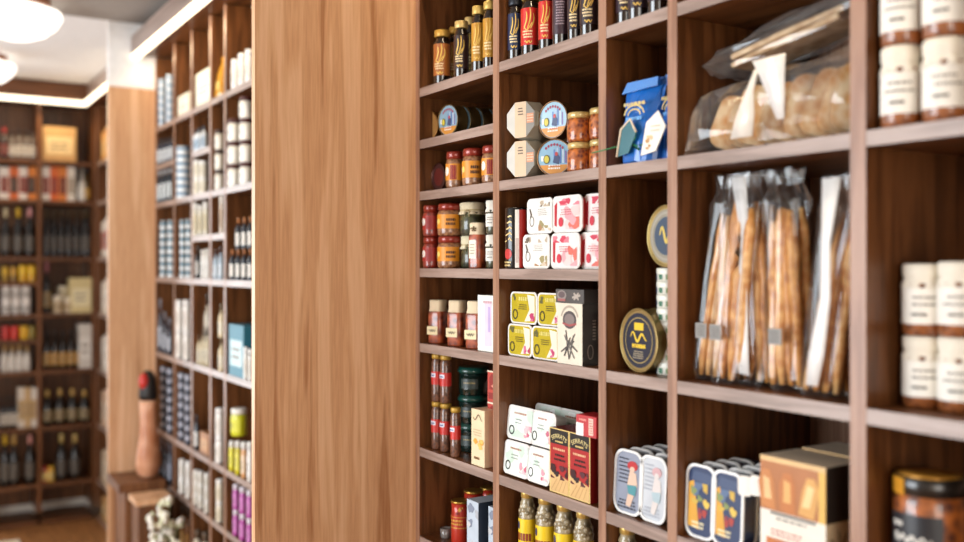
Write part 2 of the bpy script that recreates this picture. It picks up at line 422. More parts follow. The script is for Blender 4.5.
# ================================================================== PRODUCT KINDS
def dark_jar(h, r, lab, lid, swirl=True):
    b = MB(); gl = C('#1d1512', .12, 0, 1)
    b.lathe([(r*.9, 0), (r, h*.03), (r, h*.74), (r*.93, h*.79), (r*.72, h*.84), (r*.72, h*.91)], gl, 20)
    l = MB(); l.lathe([(r*.86, h*.875), (r*.92, h*.89), (r*.92, h*.985), (r*.84, h)], C(lid, .4, .35), 20)
    p = MB(); mp = cyl(r); w = r * 1.35
    p.rect(mp, -w, w, h*.17, h*.74, C(lab, .35, 0, .4), 12)
    if swirl:
        g = C('#e9c063', .35, .3)
        for k, (a, s_) in enumerate(((-.5, 1), (-.1, 1.2), (.25, .9))):
            p.stroke(mp, [(r*(a + .35*math.sin(t*2.2)), h*(.42 + .26*s_*t)) for t in [i/8 for i in range(9)]], r*.15, g)
        p.stroke(mp, [(r*(-.5 + 1.1*t), h*(.46 - .06*math.sin(t*5))) for t in [i/8 for i in range(9)]], r*.12, g)
        p.lines(mp, -r*.7, r*.55, h*.27, h*.4, 3, C('#f0d9a8', .5), 3)
        p.stroke(mp, [(r*(-.4 + .8*t), h*(.215 + .02*math.sin(t*14))) for t in [i/10 for i in range(11)]], r*.13, g)
    else:
        p.lines(mp, -r*.5, r*.6, h*.3, h*.66, 9, C('#a08c96', .6), 4, .5)
    return [('body', b), ('lid', l), ('label', p)]
def jam_jar(h, r, cont, lid, lab, logo, side_=.9):
    b = MB()
    b.lathe([(r*.85, 0), (r*.98, h*.04), (r, h*.12), (r, h*.66), (r*.93, h*.76), (r*.82, h*.8)], cont, 24)
    l = MB(); lm = C(lid, .3, .2, .5)
    l.lathe([(r*.86, h*.79), (r*.95, h*.8), (r*.95, h*.965), (r*.86, h), (r*.8, h*.99)], lm, 24)
    p = MB(); mp = cyl(r); w = r * 1.3
    if lab:
        p.rect(mp, -w, w, h*.22, h*.66, C(lab, .45), 12)
        if logo == 'bird':
            p.ell(mp, -w*.45, h*.46, r*.3, h*.12, C('#f3efe6', .5)); p.poly(mp, [(-w*.9, h*.5), (-w*.4, h*.4), (-w*.25, h*.56), (-w*.5, h*.6)], C('#f3efe6', .5), .0007)
            p.rect(mp, -w*.1, w*.4, h*.24, h*.62, C('#8d1d1a', .5), 3, .0006)
        elif logo == 'mark':
            p.lines(mp, w*.05, w*.8, h*.3, h*.56, 2, C('#4d2a12', .5), 5, .6); p.ell(mp, -w*.5, h*.44, r*.2, h*.09, C('#f0cf6a', .5))
            p.rect(mp, -w, -w*.75, h*.3, h*.5, C('#f3efe6', .5), 3, .0007)
        else: p.lines(mp, -w*.7, w*.7, h*.3, h*.58, 4, INK, 6)
        return [('body', b), ('lid', l), ('label', p)]
    return [('body', b), ('lid', l)]
def cloth_jar(h, r, cont, cloth, lab, labz, tie=True, lh=.3):
    """jar under a frilled cloth cap; lh = share of the height taken by the cap"""
    b = MB()
    b.lathe([(r*.88, 0), (r, h*.04), (r, h*(.98 - lh)), (r*.86, h*(1.02 - lh)), (r*.84, h*(1.08 - lh))], cont, 24)
    c = MB(); cm = C(cloth, .85)
    wv = lambda t, i: 1 + (.055 * math.sin(9*t) + .03 * math.sin(5*t + 1)) * (1 if i < 2 else .25)
    c.lathe([(r*1.05, h*(.93 - lh)), (r*1.0, h*(1.0 - lh)), (r*.9, h*(1.06 - lh)), (r*.98, h*(1.1 - lh)), (r*1.0, h*.965), (r*.9, h*.995), (r*.2, h)], cm, 36, wav=wv)
    out = [('body', b), ('cloth_cap', c)]
    if tie:
        t = MB(); t.tube([(r*.95*math.sin(a), -r*.95*math.cos(a), h*(1.06 - lh) + .0005*math.sin(3*a)) for a in [2*PI*i/20 for i in range(21)]], r*.05, C('#b9a57a', .8), 5)
        for sx in (-1, 1): t.tube([(0, -r*.97, h*(1.06 - lh)), (sx*r*.22, -r*1.08, h*(1.0 - lh)), (sx*r*.18, -r*1.06, h*(.86 - lh))], r*.05, C('#b9a57a', .8), 5)
        out.append(('string', t))
    if lab:
        p = MB(); mp = cyl(r); w = r * 1.9
        p.rect(mp, -w, w, h*labz[0], h*labz[1], C(lab, .6), 16)
        p.lines(mp, -r*.8, r*.9, h*(labz[0]*.55 + labz[1]*.45), h*(labz[1] - .08), 2, C('#8c8378', .6), int(h*9000) % 97, .35, .0012, .5)
        p.lines(mp, -r*.6, r*.5, h*(labz[0] + .07), h*(labz[0]*.6 + labz[1]*.4), 1, C('#5d554c', .6), 8, .3, .0012, .6)
        out.append(('label', p))
    return out
def paper_jar(h, r, cont, lab, knot):
    b = MB(); b.lathe([(r*.92, 0), (r, h*.03), (r, h*.7), (r*.85, h*.77), (r*.8, h*.8)], cont, 24, sq=5)
    c = MB(); wv = lambda t, i: 1 + (.03*math.sin(11*t) + .02*math.sin(7*t + 2)) * (1 if i < 2 else .3)
    c.lathe([(r*.99, h*.74), (r*.93, h*.79), (r*.9, h*.84), (r*.93, h*.97), (r*.86, h)], C('#d9c6a6', .8), 32, sq=3.4, wav=wv)
    p = MB(); mp = flat(-r * .985)
    if knot:
        p.rect(mp, -r*.72, r*.35, h*.22, h*.62, C(lab, .6)); p.lines(mp, -r*.6, r*.25, h*.3, h*.55, 4, C('#8f836c', .6), 3, .3)
        k = MB()
        for i in range(5): k.tube([(0, -r*.95, h*.86), (r*.3*math.cos(i*1.3), -r*1.06, h*.86 + r*.3*math.sin(i*1.3)), (r*.45*math.cos(i*1.3 + .4), -r*1.0, h*.86 + r*.3*math.sin(i*1.3 + .5))], r*.09, C('#6d5a3c', .8), 5)
        return [('body', b), ('paper_cap', c), ('label', p), ('knot', k)]
    p.rect(mp, -r*.95, r*.5, h*.2, h*.4, C(lab, .6)); p.rect(mp, -r*.95, r*.5, h*.2, h*.206, C('#b49a62', .6), 1, .0008); p.rect(mp, -r*.95, r*.5, h*.394, h*.4, C('#b49a62', .6), 1, .0008)
    p.stroke(mp, [(r*(-.7 + 1.0*t), h*(.3 + .03*math.sin(t*22))) for t in [i/16 for i in range(17)]], r*.1, C('#4b3a26', .6))
    return [('body', b), ('paper_cap', c), ('label', p)]
def round_tin(r, d, edge, face, art):
    """flat round tin on its edge, face to the front; origin under its lowest point"""
    b = MB(); b.lathe([(r*.97, d/2), (r*.99, d*.44), (r*.96, d*.4), (r*.96, -d*.4), (r, -d*.46), (r*.99, -d/2), (r*.93, -d/2), (r*.92, -d*.43)], C(edge, .3, .7), 40, (0, 0, r), 'y')
    f = MB(); mp = flat(-d*.435, 0, r); fr_ = .85 if art in ('navy', 'gilt') else .925
    f.ell(mp, 0, 0, r*.925, r*.925, C(edge, .3, .7), .0001, 40)
    f.ell(mp, 0, 0, r*fr_, r*fr_, C(face, .45, 0, .0 if art == 'navy' else .3), .0002, 40)
    q = r * (fr_ - .025)
    if art == 'sea':
        f.poly(mp, [(q*math.cos(t), q*math.sin(t)) for t in [PI + .45 + (PI - .9)*i/14 for i in range(15)]], C('#d08a33', .4), .0005)
        for i, u in enumerate((-.05, .15, .33, .5, .66)):
            f.rect(mp, u*q, (u + .09)*q, -.35*q, (.62 - abs(i - 1.5)*.1)*q, C(('#5f7db8', '#a9bcd8', '#4f6fae', '#c9d3e0', '#7d66a0')[i], .4), 1, .0007)
        f.poly(mp, [(-.1*q, -.3*q), (.28*q, -.42*q), (.36*q, .0), (.12*q, .3*q), (.0, .05*q)], C('#3d4a6e', .4), .001)
        f.ell(mp, .13*q, .2*q, .1*q, .12*q, C('#b5403a', .4), .0012)
        f.ell(mp, -.48*q, -.1*q, .2*q, .27*q, C('#3d3a20', .4), .0012); f.ell(mp, -.48*q, -.1*q, .15*q, .22*q, C('#c9b93c', .4), .0014)
        f.rect(mp, -.82*q, -.6*q, -.2*q, .1*q, C('#e9e4da', .5), 1, .0011)
        for k in range(7):
            t = PI/2 + .75 - 1.5*k/6
            f.ell(mp, .76*q*math.cos(t), .76*q*math.sin(t), .07*q, .09*q, C('#9c3450', .4), .001, 8)
        f.lines(mp, -.45*q, .5*q, -.72*q, -.4*q, 2, C('#f2e6d8', .4), 5, .55, .0012)
        f.lines(mp, -.3*q, .35*q, -.55*q, -.47*q, 1, C('#b5403a', .4), 9, .6, .0014)
    elif art == 'navy':
        f.ring(mp, 0, 0, q*.86, q*.86, q*.03, C('#c9b06a', .35, .4), .0006, 40)
        f.rect(mp, -.28*q, .3*q, .38*q, .66*q, C('#e2bd2e', .4), 1, .0007)
        f.stroke(mp, [(q*(-.5 + 1.0*t), q*(.12 + .2*math.sin(t*11)*(1 - t*.5))) for t in [i/24 for i in range(25)]], q*.1, C('#e9c437', .4))
        f.lines(mp, -.42*q, .45*q, -.3*q, -.12*q, 1, C('#e9c437', .4), 4, .8, .0009, .1)
        f.lines(mp, -.36*q, .36*q, -.7*q, -.38*q, 4, C('#b9a98a', .4), 6, .4)
    elif art == 'gilt':
        f.ring(mp, 0, 0, q*.95, q*.95, q*.1, C('#a8a294', .3, .3), .0006, 40); f.ell(mp, 0, 0, q*.74, q*.74, C('#3f5064', .35), .0008, 30)
        f.stroke(mp, [(q*(-.4 + .8*t), q*(.05 + .3*math.sin(t*9))) for t in [i/16 for i in range(17)]], q*.14, C('#d8bd5c', .4), .0012)
    elif art == 'plain':
        f.ell(mp, 0, 0, q*.7, q*.7, C('#5d1d18', .35), .0005, 30)
    return [('body', b), ('face', f)]
def octagon_pack(w, d):
    b = MB(); p = [(w/2*1.04*math.cos(PI/8 + PI/4*i), w/2*1.04*math.sin(PI/8 + PI/4*i) + w*.48) for i in range(8)]
    b.prism(p, -d/2, d/2, C('#bdb4a2', .5), .92, 1, w*.48)
    f = MB(); mp = flat(-d/2, 0, w*.48)
    f.poly(mp, [(w*.18, -w*.44), (w*.44, -w*.18), (w*.44, w*.18), (w*.18, w*.44)], C('#7d776c', .45), .0006)
    f.poly(mp, [(-w*.44, -w*.18), (-w*.18, -w*.44), (-w*.18, w*.44), (-w*.44, w*.18)], C('#bdb8ae', .45), .0006)
    f.rect(mp, -w*.18, w*.18, -w*.45, w*.45, C('#cdb08e', .5), 1, .0008)
    f.lines(mp, -w*.1, w*.1, w*.1, w*.32, 3, C('#3a2c22', .5), 2, .4, .0012)
    f.rect(mp, w*.2, w*.42, -w*.1, w*.14, C('#cf8a62', .5), 1, .0009); f.lines(mp, w*.2, w*.42, -w*.08, w*.12, 3, C('#e9c9aa', .5), 7, .4, .0013)
    s = MB(); sd = side(w*.482, 0, w*.48); s.rect(sd, -d*.45, d*.45, -w*.16, w*.16, C('#b9ac94', .5)); s.lines(sd, -d*.3, d*.4, -w*.1, w*.1, 2, INK, 5, .4)
    return [('carton', b), ('face_band', f), ('side_label', s)]
def tub(w, h, d, art, seed):
    """sealed rounded tray standing on its edge, lid to the front"""
    b = MB(); tr = dict(red='#b0322f', white='#d7cfc4', yellow='#cfc9b4', green='#cfd2cb')[art]
    o = rr(w, h, h*.17); o = [(x, z + h/2) for x, z in o]
    b.prism(o, -d/2, -d/2 + .0025, C('#e9e6e0', .3, .2), 1, 1, h/2); b.prism(o, -d/2 + .0025, d/2, C(tr, .35, .2), .94, .8, h/2)
    f = MB(); mp = flat(-d/2, 0, h/2)
    base = dict(red='#eedfdc', white='#ece9e2', yellow='#b9a524', green='#e4ebe3')[art]
    rp = rr(w*.9, h*.9, h*.14); f.poly(mp, rp, C(base, .22, 0, .7), .0003)
    a, c = w*.42, h*.42; q = random.Random(seed)
    if art == 'red':
        f.poly(mp, [(-a, -c*.7), (-a*.82, -c*.8), (-a*.78, c*.8), (-a, c*.6)], C('#b92d3a', .3), .0006)
        f.blobs(mp, -a, a, c*.55, c, 5, [C('#c8455a', .3), C('#d9808c', .3)], w*.05, w*.13, seed)
        f.blobs(mp, -a*.2, a, -c, c*.5, 7, [C('#e3a1a6', .3), C('#efc6c2', .3), C('#d86f62', .3)], w*.07, w*.17, seed + 1, .0011)
        f.ell(mp, -a*.45, -c*.5, w*.08, h*.13, C('#c8394a', .3), .0016); f.lines(mp, -a*.5, a*.5, -c*.1, c*.35, 3, C('#b3505a', .4), seed, .3, .0018)
    elif art == 'white':
        f.blobs(mp, -a, a, c*.6, c, 5, [C('#b6a58e', .4), C('#6d6252', .4)], w*.03, w*.08, seed); f.lines(mp, -a*.2, a*.7, 0, c*.5, 4, C('#8b8478', .4), seed, .3)
        f.ring(mp, -a*.7, -c*.35, w*.09, h*.15, w*.02, C('#6c655a', .4)); f.blobs(mp, -a*.1, a, -c, -c*.3, 7, [C('#9b8f63', .4), C('#cbb9a0', .4), C('#a77d5a', .4)], w*.04, w*.1, seed + 2)
        f.stroke(mp, [(-a*.9, c*.5), (-a*.75, c*.1), (-a*.85, -c*.1)], w*.06, C('#5a5348', .4))
    elif art == 'yellow':
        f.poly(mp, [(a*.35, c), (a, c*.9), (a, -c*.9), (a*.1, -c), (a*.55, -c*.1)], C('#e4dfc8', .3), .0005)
        f.lines(mp, -a*.5, a*.55, c*.5, c*.85, 1, C('#d6c86a', .4), seed, .8, .0009); f.lines(mp, -a*.45, a*.4, -c*.15, c*.3, 3, C('#4a3f12', .4), seed + 1, .4, .0009)
        f.ring(mp, -a*.72, -c*.5, w*.1, h*.16, w*.03, C('#2e2a1a', .4)); f.blobs(mp, a*.4, a, -c*.95, -c*.35, 4, [C('#b43560', .4), C('#c96d8a', .4)], w*.04, w*.09, seed)
        f.blobs(mp, -a, -a*.5, c*.4, c, 3, [C('#5e5a2a', .4)], w*.03, w*.07, seed + 3)
    else:
        f.blobs(mp, -a, a, -c, c, 9, [C('#c7dcca', .3), C('#d5e2d9', .3), C('#eef0ec', .3)], w*.08, w*.2, seed, .0004)
        f.lines(mp, -a*.6, a*.5, c*.58, c*.78, 1, C('#b98a78', .4), seed, .6, .0012, .2); f.lines(mp, -a*.5, a*.2, -c*.1, c*.35, 2, C('#8f9c92', .4), seed + 1, .3, .0012)
        f.ring(mp, -a*.72, -c*.55, w*.1, h*.14, w*.03, C('#2b2f2b', .4)); f.blobs(mp, a*.35, a, -c*.9, -c*.05, 5, [C('#d79aa6', .4), C('#e3bcc0', .4), C('#c86a80', .4)], w*.04, w*.09, seed, .001)
    return [('tray', b), ('lid', f)]
def fish_tin(w, h, d, kind):
    b = MB(); o = [(x, z + h/2) for x, z in rr(w, h, w*.3)]
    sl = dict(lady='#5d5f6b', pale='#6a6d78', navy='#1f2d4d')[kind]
    b.prism(o, -d/2 + .003, d/2, C(sl, .35, 0, .4), .97, .95, h/2)
    rm = MB(); n = len(o); oi = [(x*.88, h/2 + (z - h/2)*.93) for x, z in o]
    rm.loft([[(x, -d/2 + .003, z) for x, z in o], [(x, -d/2, z) for x, z in o], [(x, -d/2, z) for x, z in oi], [(x, -d/2 + .002, z) for x, z in oi]], C('#eceae6', .3, .2), False, False)
    f = MB(); mp = flat(-d/2 + .002, 0, h/2); a, c = w*.42, h*.45
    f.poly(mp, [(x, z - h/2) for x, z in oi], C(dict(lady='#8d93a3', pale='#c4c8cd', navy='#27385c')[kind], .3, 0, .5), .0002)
    if kind == 'navy':
        f.poly(mp, [(-a, -c*.8), (-a, c*.5), (-a*.6, c*.6), (-a*.3, -c*.2), (-a*.1, -c*.85)], C('#d49a2c', .4), .0005)
        f.blobs(mp, -a*.8, a*.5, -c*.1, c*.55, 6, [C('#c8a43a', .4), C('#53688a', .4), C('#7d8a4e', .4)], w*.07, w*.16, 4, .0007)
        f.blobs(mp, -a*.2, a*.9, -c*.6, c*.1, 5, [C('#a8362c', .4), C('#dcb64a', .4), C('#8a2f3c', .4)], w*.06, w*.14, 9, .001)
        f.poly(mp, [(-a*.8, c*.6), (a*.7, c*.55), (a*.8, c*.85), (-a*.6, c*.9)], C('#39496b', .4), .0006); f.lines(mp, -a*.7, a*.4, -c*.85, -c*.6, 2, C('#efe2b8', .4), 3)
    else:
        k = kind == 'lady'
        q = (lambda x: C(x, .35)) if k else (lambda x: C({'#b5282c': '#c9a0a2', '#d9b7a0': '#d6cdc8', '#4d8e95': '#a9bcc2', '#2c2f3c': '#a5a9b2'}[x], .3))  # pale kind: the lady picture with glare painted into its colours
        f.lines(mp, -a*.9, a*.1, -c*.1, c*.85, 7, q('#2c2f3c'), 5, .35); f.lines(mp, -a*.9, a*.8, -c*.95, -c*.6, 3, q('#2c2f3c'), 6, .5)
        f.poly(mp, [(-a*.1, -c*.15), (a*.3, -c*.25), (a*.75, -c*.1), (a*.6, c*.35), (a*.1, c*.4)], q('#d9b7a0'), .0011)
        f.ell(mp, a*.3, c*.58, a*.42, c*.17, q('#b5282c'), .0012); f.ell(mp, a*.3, c*.46, a*.2, c*.1, q('#d9b7a0'), .0014)
        f.poly(mp, [(-a*.1, -c*.1), (a*.7, -c*.05), (a*.6, -c*.42), (a*.05, -c*.4)], q('#4d8e95'), .0013); f.poly(mp, [(0, -c*.38), (a*.5, -c*.4), (a*.2, -c*.85), (-a*.15, -c*.8)], q('#d9b7a0'), .0012)
    return [('tin', b), ('rim', rm), ('face', f)]
def carton(w, d, h, col, art):
    b = MB(); b.box(-w/2, w/2, -d/2, d/2, 0, h, C(col, .45), 0)
    p = MB(); mp = flat(-d/2); sd = side(w/2)
    if art == 'serrats':
        bl = C('#191310', .4); y = C('#e3c478', .45)
        p.rect(mp, -w/2, w/2, 0, h, y, 1, .0003); p.rect(mp, -w*.46, w*.46, h*.012, h*.985, C('#a51f1f', .4), 1, .0006)
        p.rect(mp, -w*.46, w*.46, h*.76, h*.985, bl, 1, .0008); p.text(mp, 'SERRATS', w*.19, 0, h*.86, C('#ead58f', .5), .0011, w*.6); p.lines(mp, -w*.2, w*.2, h*.785, h*.82, 1, y, 4, .7, .0011)
        for v in (.66, .57, .5): p.lines(mp, -w*.3, w*.34, h*v, h*(v + .045), 1, C('#dcae84', .5) if v > .6 else bl, int(v*100), .7, .0011)
        p.poly(mp, [(-w*.46, h*.012), (w*.46, h*.012), (w*.46, h*.24), (0, h*.3), (-w*.46, h*.34)], C('#d2ab72', .5), .0009)
        p.blobs(mp, -w*.42, w*.44, h*.22, h*.44, 12, [C('#2a1a1c', .4), C('#55232a', .4), C('#3a1418', .4)], w*.06, w*.13, 3, .0012)
        for k in range(4): p.stroke(mp, [(-w*.4 + k*w*.2, h*.03), (-w*.1 + k*w*.16, h*.22)], w*.03, C('#b98d55', .5), .0013)
        p.rect(sd, -d/2, d/2, 0, h, C('#7d1518', .4), 1, .0003); p.lines(sd, -d*.1, d*.05, h*.2, h*.8, 14, C('#c08a72', .5), 4, .5)
    elif art == 'crest':
        p.rect(mp, -w*.5, w*.5, 0, h, C('#d9cdb9', .5), 1, .0003); p.rect(sd, -d/2, d/2, 0, h, C('#2a2321', .45), 1, .0003)
        p.ring(mp, 0, h*.74, w*.36, w*.34, w*.06, C('#a89b8a', .5), .0006, 20, .2, PI - .2); p.ell(mp, 0, h*.73, w*.27, w*.22, C('#4d4443', .5)); p.ell(mp, 0, h*.735, w*.2, w*.14, C('#7a6d68', .5), .001)
        p.poly(mp, [(-w*.28, h*.655), (0, h*.62), (w*.28, h*.655), (w*.26, h*.685), (0, h*.655), (-w*.26, h*.685)], C('#9c4a48', .5), .0012)
        for i, (a, ln) in enumerate(((.5, .3), (.9, .36), (1.3, .3), (1.75, .36), (2.2, .34), (2.6, .28), (1.1, .26))):
            cu, cv = (i % 3 - 1)*w*.08, h*.29 + (i % 2)*h*.03
            p.stroke(mp, [(cu - math.cos(a)*ln*w, cv - math.sin(a)*ln*w), (cu, cv), (cu + math.cos(a)*ln*w, cv + math.sin(a)*ln*w)], w*.055, C(('#3f3a36', '#6b645c', '#544e48')[i % 3], .5), .0007 + i*.0001)
        p.lines(sd, -d*.12, d*.02, h*.4, h*.75, 7, C('#8b7f74', .5), 4, .5); p.ring(sd, -d*.2, h*.22, d*.12, h*.12, d*.03, C('#8b7f74', .5))
    elif art == 'lid':
        p.rect(mp, -w/2, w/2, 0, h, C('#4b4643', .45), 1, .0003); p.ell(mp, -w*.28, h*.55, w*.17, h*.38, C('#8c807a', .5)); p.ell(mp, -w*.28, h*.6, w*.12, h*.24, C('#5d4c4c', .5), .001)
        p.rect(mp, -w*.42, -w*.14, h*.12, h*.3, C('#9c5a56', .5), 1, .0012)
        for a in (.3, 1.0, 2.2): p.stroke(mp, [(w*.24 - math.cos(a)*w*.15, h*.5 - math.sin(a)*h*.3), (w*.24, h*.5), (w*.24 + math.cos(a)*w*.15, h*.5 + math.sin(a)*h*.3)], w*.06, C('#a89c90', .5))
    elif art == 'cream':
        p.stroke(mp, [(-w*.35 + w*.7*t, h*(.86 - .05*math.sin(t*8))) for t in [i/12 for i in range(13)]], w*.05, C('#6d5a40', .5))
        p.blobs(mp, -w*.4, w*.45, h*.3, h*.48, 6, [C('#dd9a3a', .5), C('#e8b964', .5)], w*.08, w*.18, 6); p.lines(mp, -w*.35, w*.3, h*.52, h*.66, 3, C('#b49a72', .5), 4, .3); p.lines(mp, -w*.3, w*.2, h*.1, h*.17, 1, C('#7d5a38', .5), 8, .6)
        p.rect(sd, -d*.3, d*.3, h*.1, h*.9, C('#d9c8a6', .5), 1, .0003)
    elif art == 'redpack':
        p.rect(mp, -w*.5, w*.5, 0, h, C('#b8473c', .45), 1, .0003); p.rect(mp, -w*.45, w*.45, h*.1, h*.3, C('#8a2a28', .5), 1, .0006); p.blobs(mp, -w*.4, w*.4, h*.4, h*.9, 4, [C('#d98a76', .5), C('#8f2c28', .5)], w*.1, w*.2, 3)
        p.rect(mp, -w*.5, w*.5, h*.95, h, C('#e6d7bd', .5), 1, .0008)
    elif art == 'redlying':
        p.rect(mp, -w*.5, -w*.12, 0, h*.62, C('#ecdcd8', .45), 1, .0005); p.rect(mp, w*.14, w*.36, h*.1, h*.9, C('#e2c6b4', .5), 1, .0005); p.lines(mp, w*.15, w*.35, h*.15, h*.85, 6, C('#b03a34', .5), 5, .4); p.lines(mp, -w*.4, w*.1, h*.7, h*.88, 1, C('#e49a8a', .5), 2, .5)
    elif art == 'silver':
        p.blobs(mp, -w*.5, w*.5, h*.05, h*.95, 8, [C('#c3ccd6', .25, .3), C('#93a0b4', .25, .3), C('#e2e6ea', .25, .3)], w*.1, w*.25, 4, .0003); p.rect(sd, -d*.5, d*.5, 0, h, C('#232c3d', .35), 1, .0003); p.rect(sd, d*.1, d*.4, h*.1, h*.9, C('#4a69a0', .35), 1, .0006)
    elif art == 'white':
        p.rect(mp, -w*.15, w*.2, h*.1, h*.9, C('#e4c9d6', .4), 1, .0004); p.rect(mp, w*.02, w*.14, h*.35, h*.8, C('#b9a6cf', .4), 1, .0006); p.rect(mp, -w*.42, -w*.3, h*.1, h*.85, C('#d3ded6', .4), 1, .0004); p.lines(mp, -w*.3, w*.3, h*.84, h*.92, 1, C('#c9a0a6', .5), 2)
        p.rect(sd, -d*.45, d*.45, h*.05, h*.95, C('#d9e0d2', .4), 1, .0003)
    elif art == 'biscuit':
        p.rect(mp, -w/2, w/2, h*.52, h, C('#a9672f', .4), 1, .0003); p.rect(mp, -w/2, w/2, 0, h*.52, C('#e5dccd', .5), 1, .0003); p.rect(mp, -w/2, w/2, h*.955, h, C('#d8b27a', .5), 1, .0007)
        for k, (u, t) in enumerate(((-.38, .05), (-.08, .02), (.2, -.06))):
            p.poly(mp, [(w*(u - .1), h*.55), (w*(u + .13), h*.53), (w*(u + .15 - t), h*.78), (w*(u + .08 - t), h*.88), (w*(u - .03 - t), h*.88), (w*(u - .1 - t), h*.76)], C(('#c07a3e', '#b96f33', '#cf9a52')[k], .5), .0007)
            p.poly(mp, [(w*(u - .05), h*.62), (w*(u + .07), h*.62), (w*(u + .08 - t), h*.8), (w*(u - .02 - t), h*.82)], C(('#e0b67e', '#d9a45f', '#e6c489')[k], .5), .001)
        p.rect(mp, w*.4, w*.5, h*.52, h*.955, C('#d9aa4c', .45), 1, .0009); p.rect(mp, -w*.34, w*.36, h*.49, h*.515, C('#6d6a66', .5), 1, .0008); p.lines(mp, -w*.3, w*.3, h*.44, h*.48, 1, C('#8a837a', .5), 5, .5)
        p.lines(mp, -w*.34, w*.2, h*.3, h*.37, 2, C('#b5604e', .5), 3, .45); p.rect(mp, -w*.4, w*.24, 0, h*.28, C('#b86a34', .5), 1, .0006)
        p.rect(sd, -d/2, d/2, h*.52, h, C('#2a2422', .45), 1, .0003); p.rect(sd, -d/2, d/2, 0, h*.52, C('#cdb795', .55), 1, .0003)
        for a in (.6, 1.4, 2.3): p.stroke(sd, [(-d*.2, h*.3), (-d*.2 + d*.2*math.cos(a), h*.3 + h*.1*math.sin(a)), (-d*.15 + d*.3*math.cos(a + .3), h*.3 + h*.16*math.sin(a + .3))], d*.05, C('#7d6a50', .5))
    return [('box', b), ('print', p)]
def pulse_jar(h, r, cont):
    b = MB(); b.lathe([(r*.92, 0), (r, h*.03), (r, h*.4), (r*.93, h*.45), (r, h*.5), (r, h*.82), (r*.8, h*.88), (r*.78, h*.91)], cont, 20)
    l = MB(); l.lathe([(r*.84, h*.9), (r*.95, h*.91), (r*.95, h*.985), (r*.85, h)], C('#b8923a', .4, .2), 20)
    p = MB(); mp = cyl(r*1.005); p.rect(mp, -r*1.5, r*1.5, h*.36, h*.64, C('#c42a24', .4), 12); p.rect(mp, -r*.95, r*.2, h*.52, h*.6, C('#dfe3ee', .4), 6, .0009); p.lines(mp, -r*.8, r*.1, h*.53, h*.58, 1, C('#3c4a8a', .4), 3, .6, .0013)
    return [('body', b), ('lid', l), ('label', p)]
def green_jar(h, r):
    b = MB(); b.lathe([(r*.9, 0), (r*.97, h*.05), (r*.97, h*.8)], C('#10211d', .08, 0, 1), 28); b.rect(cyl(r*.97), -r*.5, r*.7, h*.25, h*.6, C('#1b2a24', .4), 8); b.lines(cyl(r*.97), -r*.3, r*.6, h*.4, h*.52, 1, C('#8c7a48', .4), 3, .4)
    l = MB(); l.lathe([(r*.97, h*.8), (r*1.05, h*.82), (r*1.05, h*.9), (r*1.0, h*.94), (r*.95, h), (r*.85, h)], C('#0f4038', .3, 0, .6), 28)
    return [('body', b), ('lid', l)]
def drink_can(h, r):
    b = MB(); b.lathe([(r*.94, 0), (r, h*.02), (r, h*.98), (r*.95, h)], C('#151414', .25, .2, .5), 26)
    p = MB(); mp = cyl(r); p.rect(mp, r*.35, r*.7, 0.002, h*.96, C('#e6e2dc', .35), 4); p.rect(mp, r*.7, r*1.9, .002, h*.96, C('#b3261f', .35), 6)
    p.ell(mp, -r*.35, h*.24, r*.42, h*.085, C('#c0261f', .4), .0011); q = C('#d9bb78', .4)
    for k in range(5): p.stroke(mp, [(-r*.75 + r*.1*k, h*(.44 + k*.1)), (-r*.1, h*(.5 + k*.09)), (r*.05, h*(.45 + k*.1))], r*.16, q)
    p.lines(mp, -r*.9, r*.0, h*.03, h*.13, 2, q, 4); p.rect(mp, r*.4, r*.65, h*.1, h*.5, C('#c9b7b2', .4), 3, .0008)
    return [('can', b), ('print', p)]
def chickpea_jar(h, r):
    pea = food('chickpeas', '#4f452f', '#a39270', 40)
    b = MB(); b.lathe([(r*.9, 0), (r, h*.03), (r, h*.66), (r*.98, h*.74), (r*.86, h*.81), (r*.7, h*.87), (r*.66, h*.92)], pea, 24)
    q = random.Random(5)
    for i in range(26):
        t, z = i*2.4, h*(.69 + .006*i); rad = r*.66 if z < h*.77 else r*(.66 - (z/h - .77)*2.6)
        b.ball((rad*math.cos(t), rad*math.sin(t), z), r*.4, C(('#96876a', '#85775a', '#a59678')[i % 3], .2, 0, .8), 10)
    l = MB(); l.lathe([(r*.68, h*.905), (r*.75, h*.91), (r*.75, h*.99), (r*.66, h)], C('#c9a85c', .3, .6), 24)
    p = MB(); mp = cyl(r*1.02); p.rect(mp, -r*1.7, r*1.7, h*.1, h*.69, C('#e3c21c', .4), 14); p.ell(mp, -r*.7, h*.62, r*.22, h*.045, C('#33305a', .4)); p.lines(mp, -r*1.0, r*.9, h*.45, h*.55, 1, C('#8a3a1a', .4), 4, .8); p.lines(mp, -r*.8, r*.9, h*.2, h*.38, 3, C('#5a4a14', .4), 6, .4)
    return [('body', b), ('lid', l), ('label', p)]
def red_can(h, r):
    b = MB(); b.lathe([(r*.94, 0), (r, h*.03), (r, h*.4), (r*.96, h*.5), (r*1.02, h*.6), (r*.94, h*.75), (r*.98, h*.95)], C('#b9301f', .3, .1, .5), 26)
    l = MB(); l.lathe([(r*1.02, h*.95), (r*1.03, h*.985), (r*.93, h)], GOLD, 26)
    p = MB(); mp = cyl(r*1.025); g = C('#d9a648', .35, .3)
    p.rect(mp, -r*1.4, r*1.4, h*.38, h*.4, g, 10); p.rect(mp, -r*1.4, r*1.4, h*.63, h*.645, g, 10); p.lines(mp, -r*.9, r*.9, h*.44, h*.6, 2, g, 5, .5); p.blobs(mp, -r*.7, r*.7, h*.7, h*.88, 5, [C('#7d1c14', .4), g], r*.1, r*.25, 2)
    return [('can', b), ('lid', l), ('print', p)]
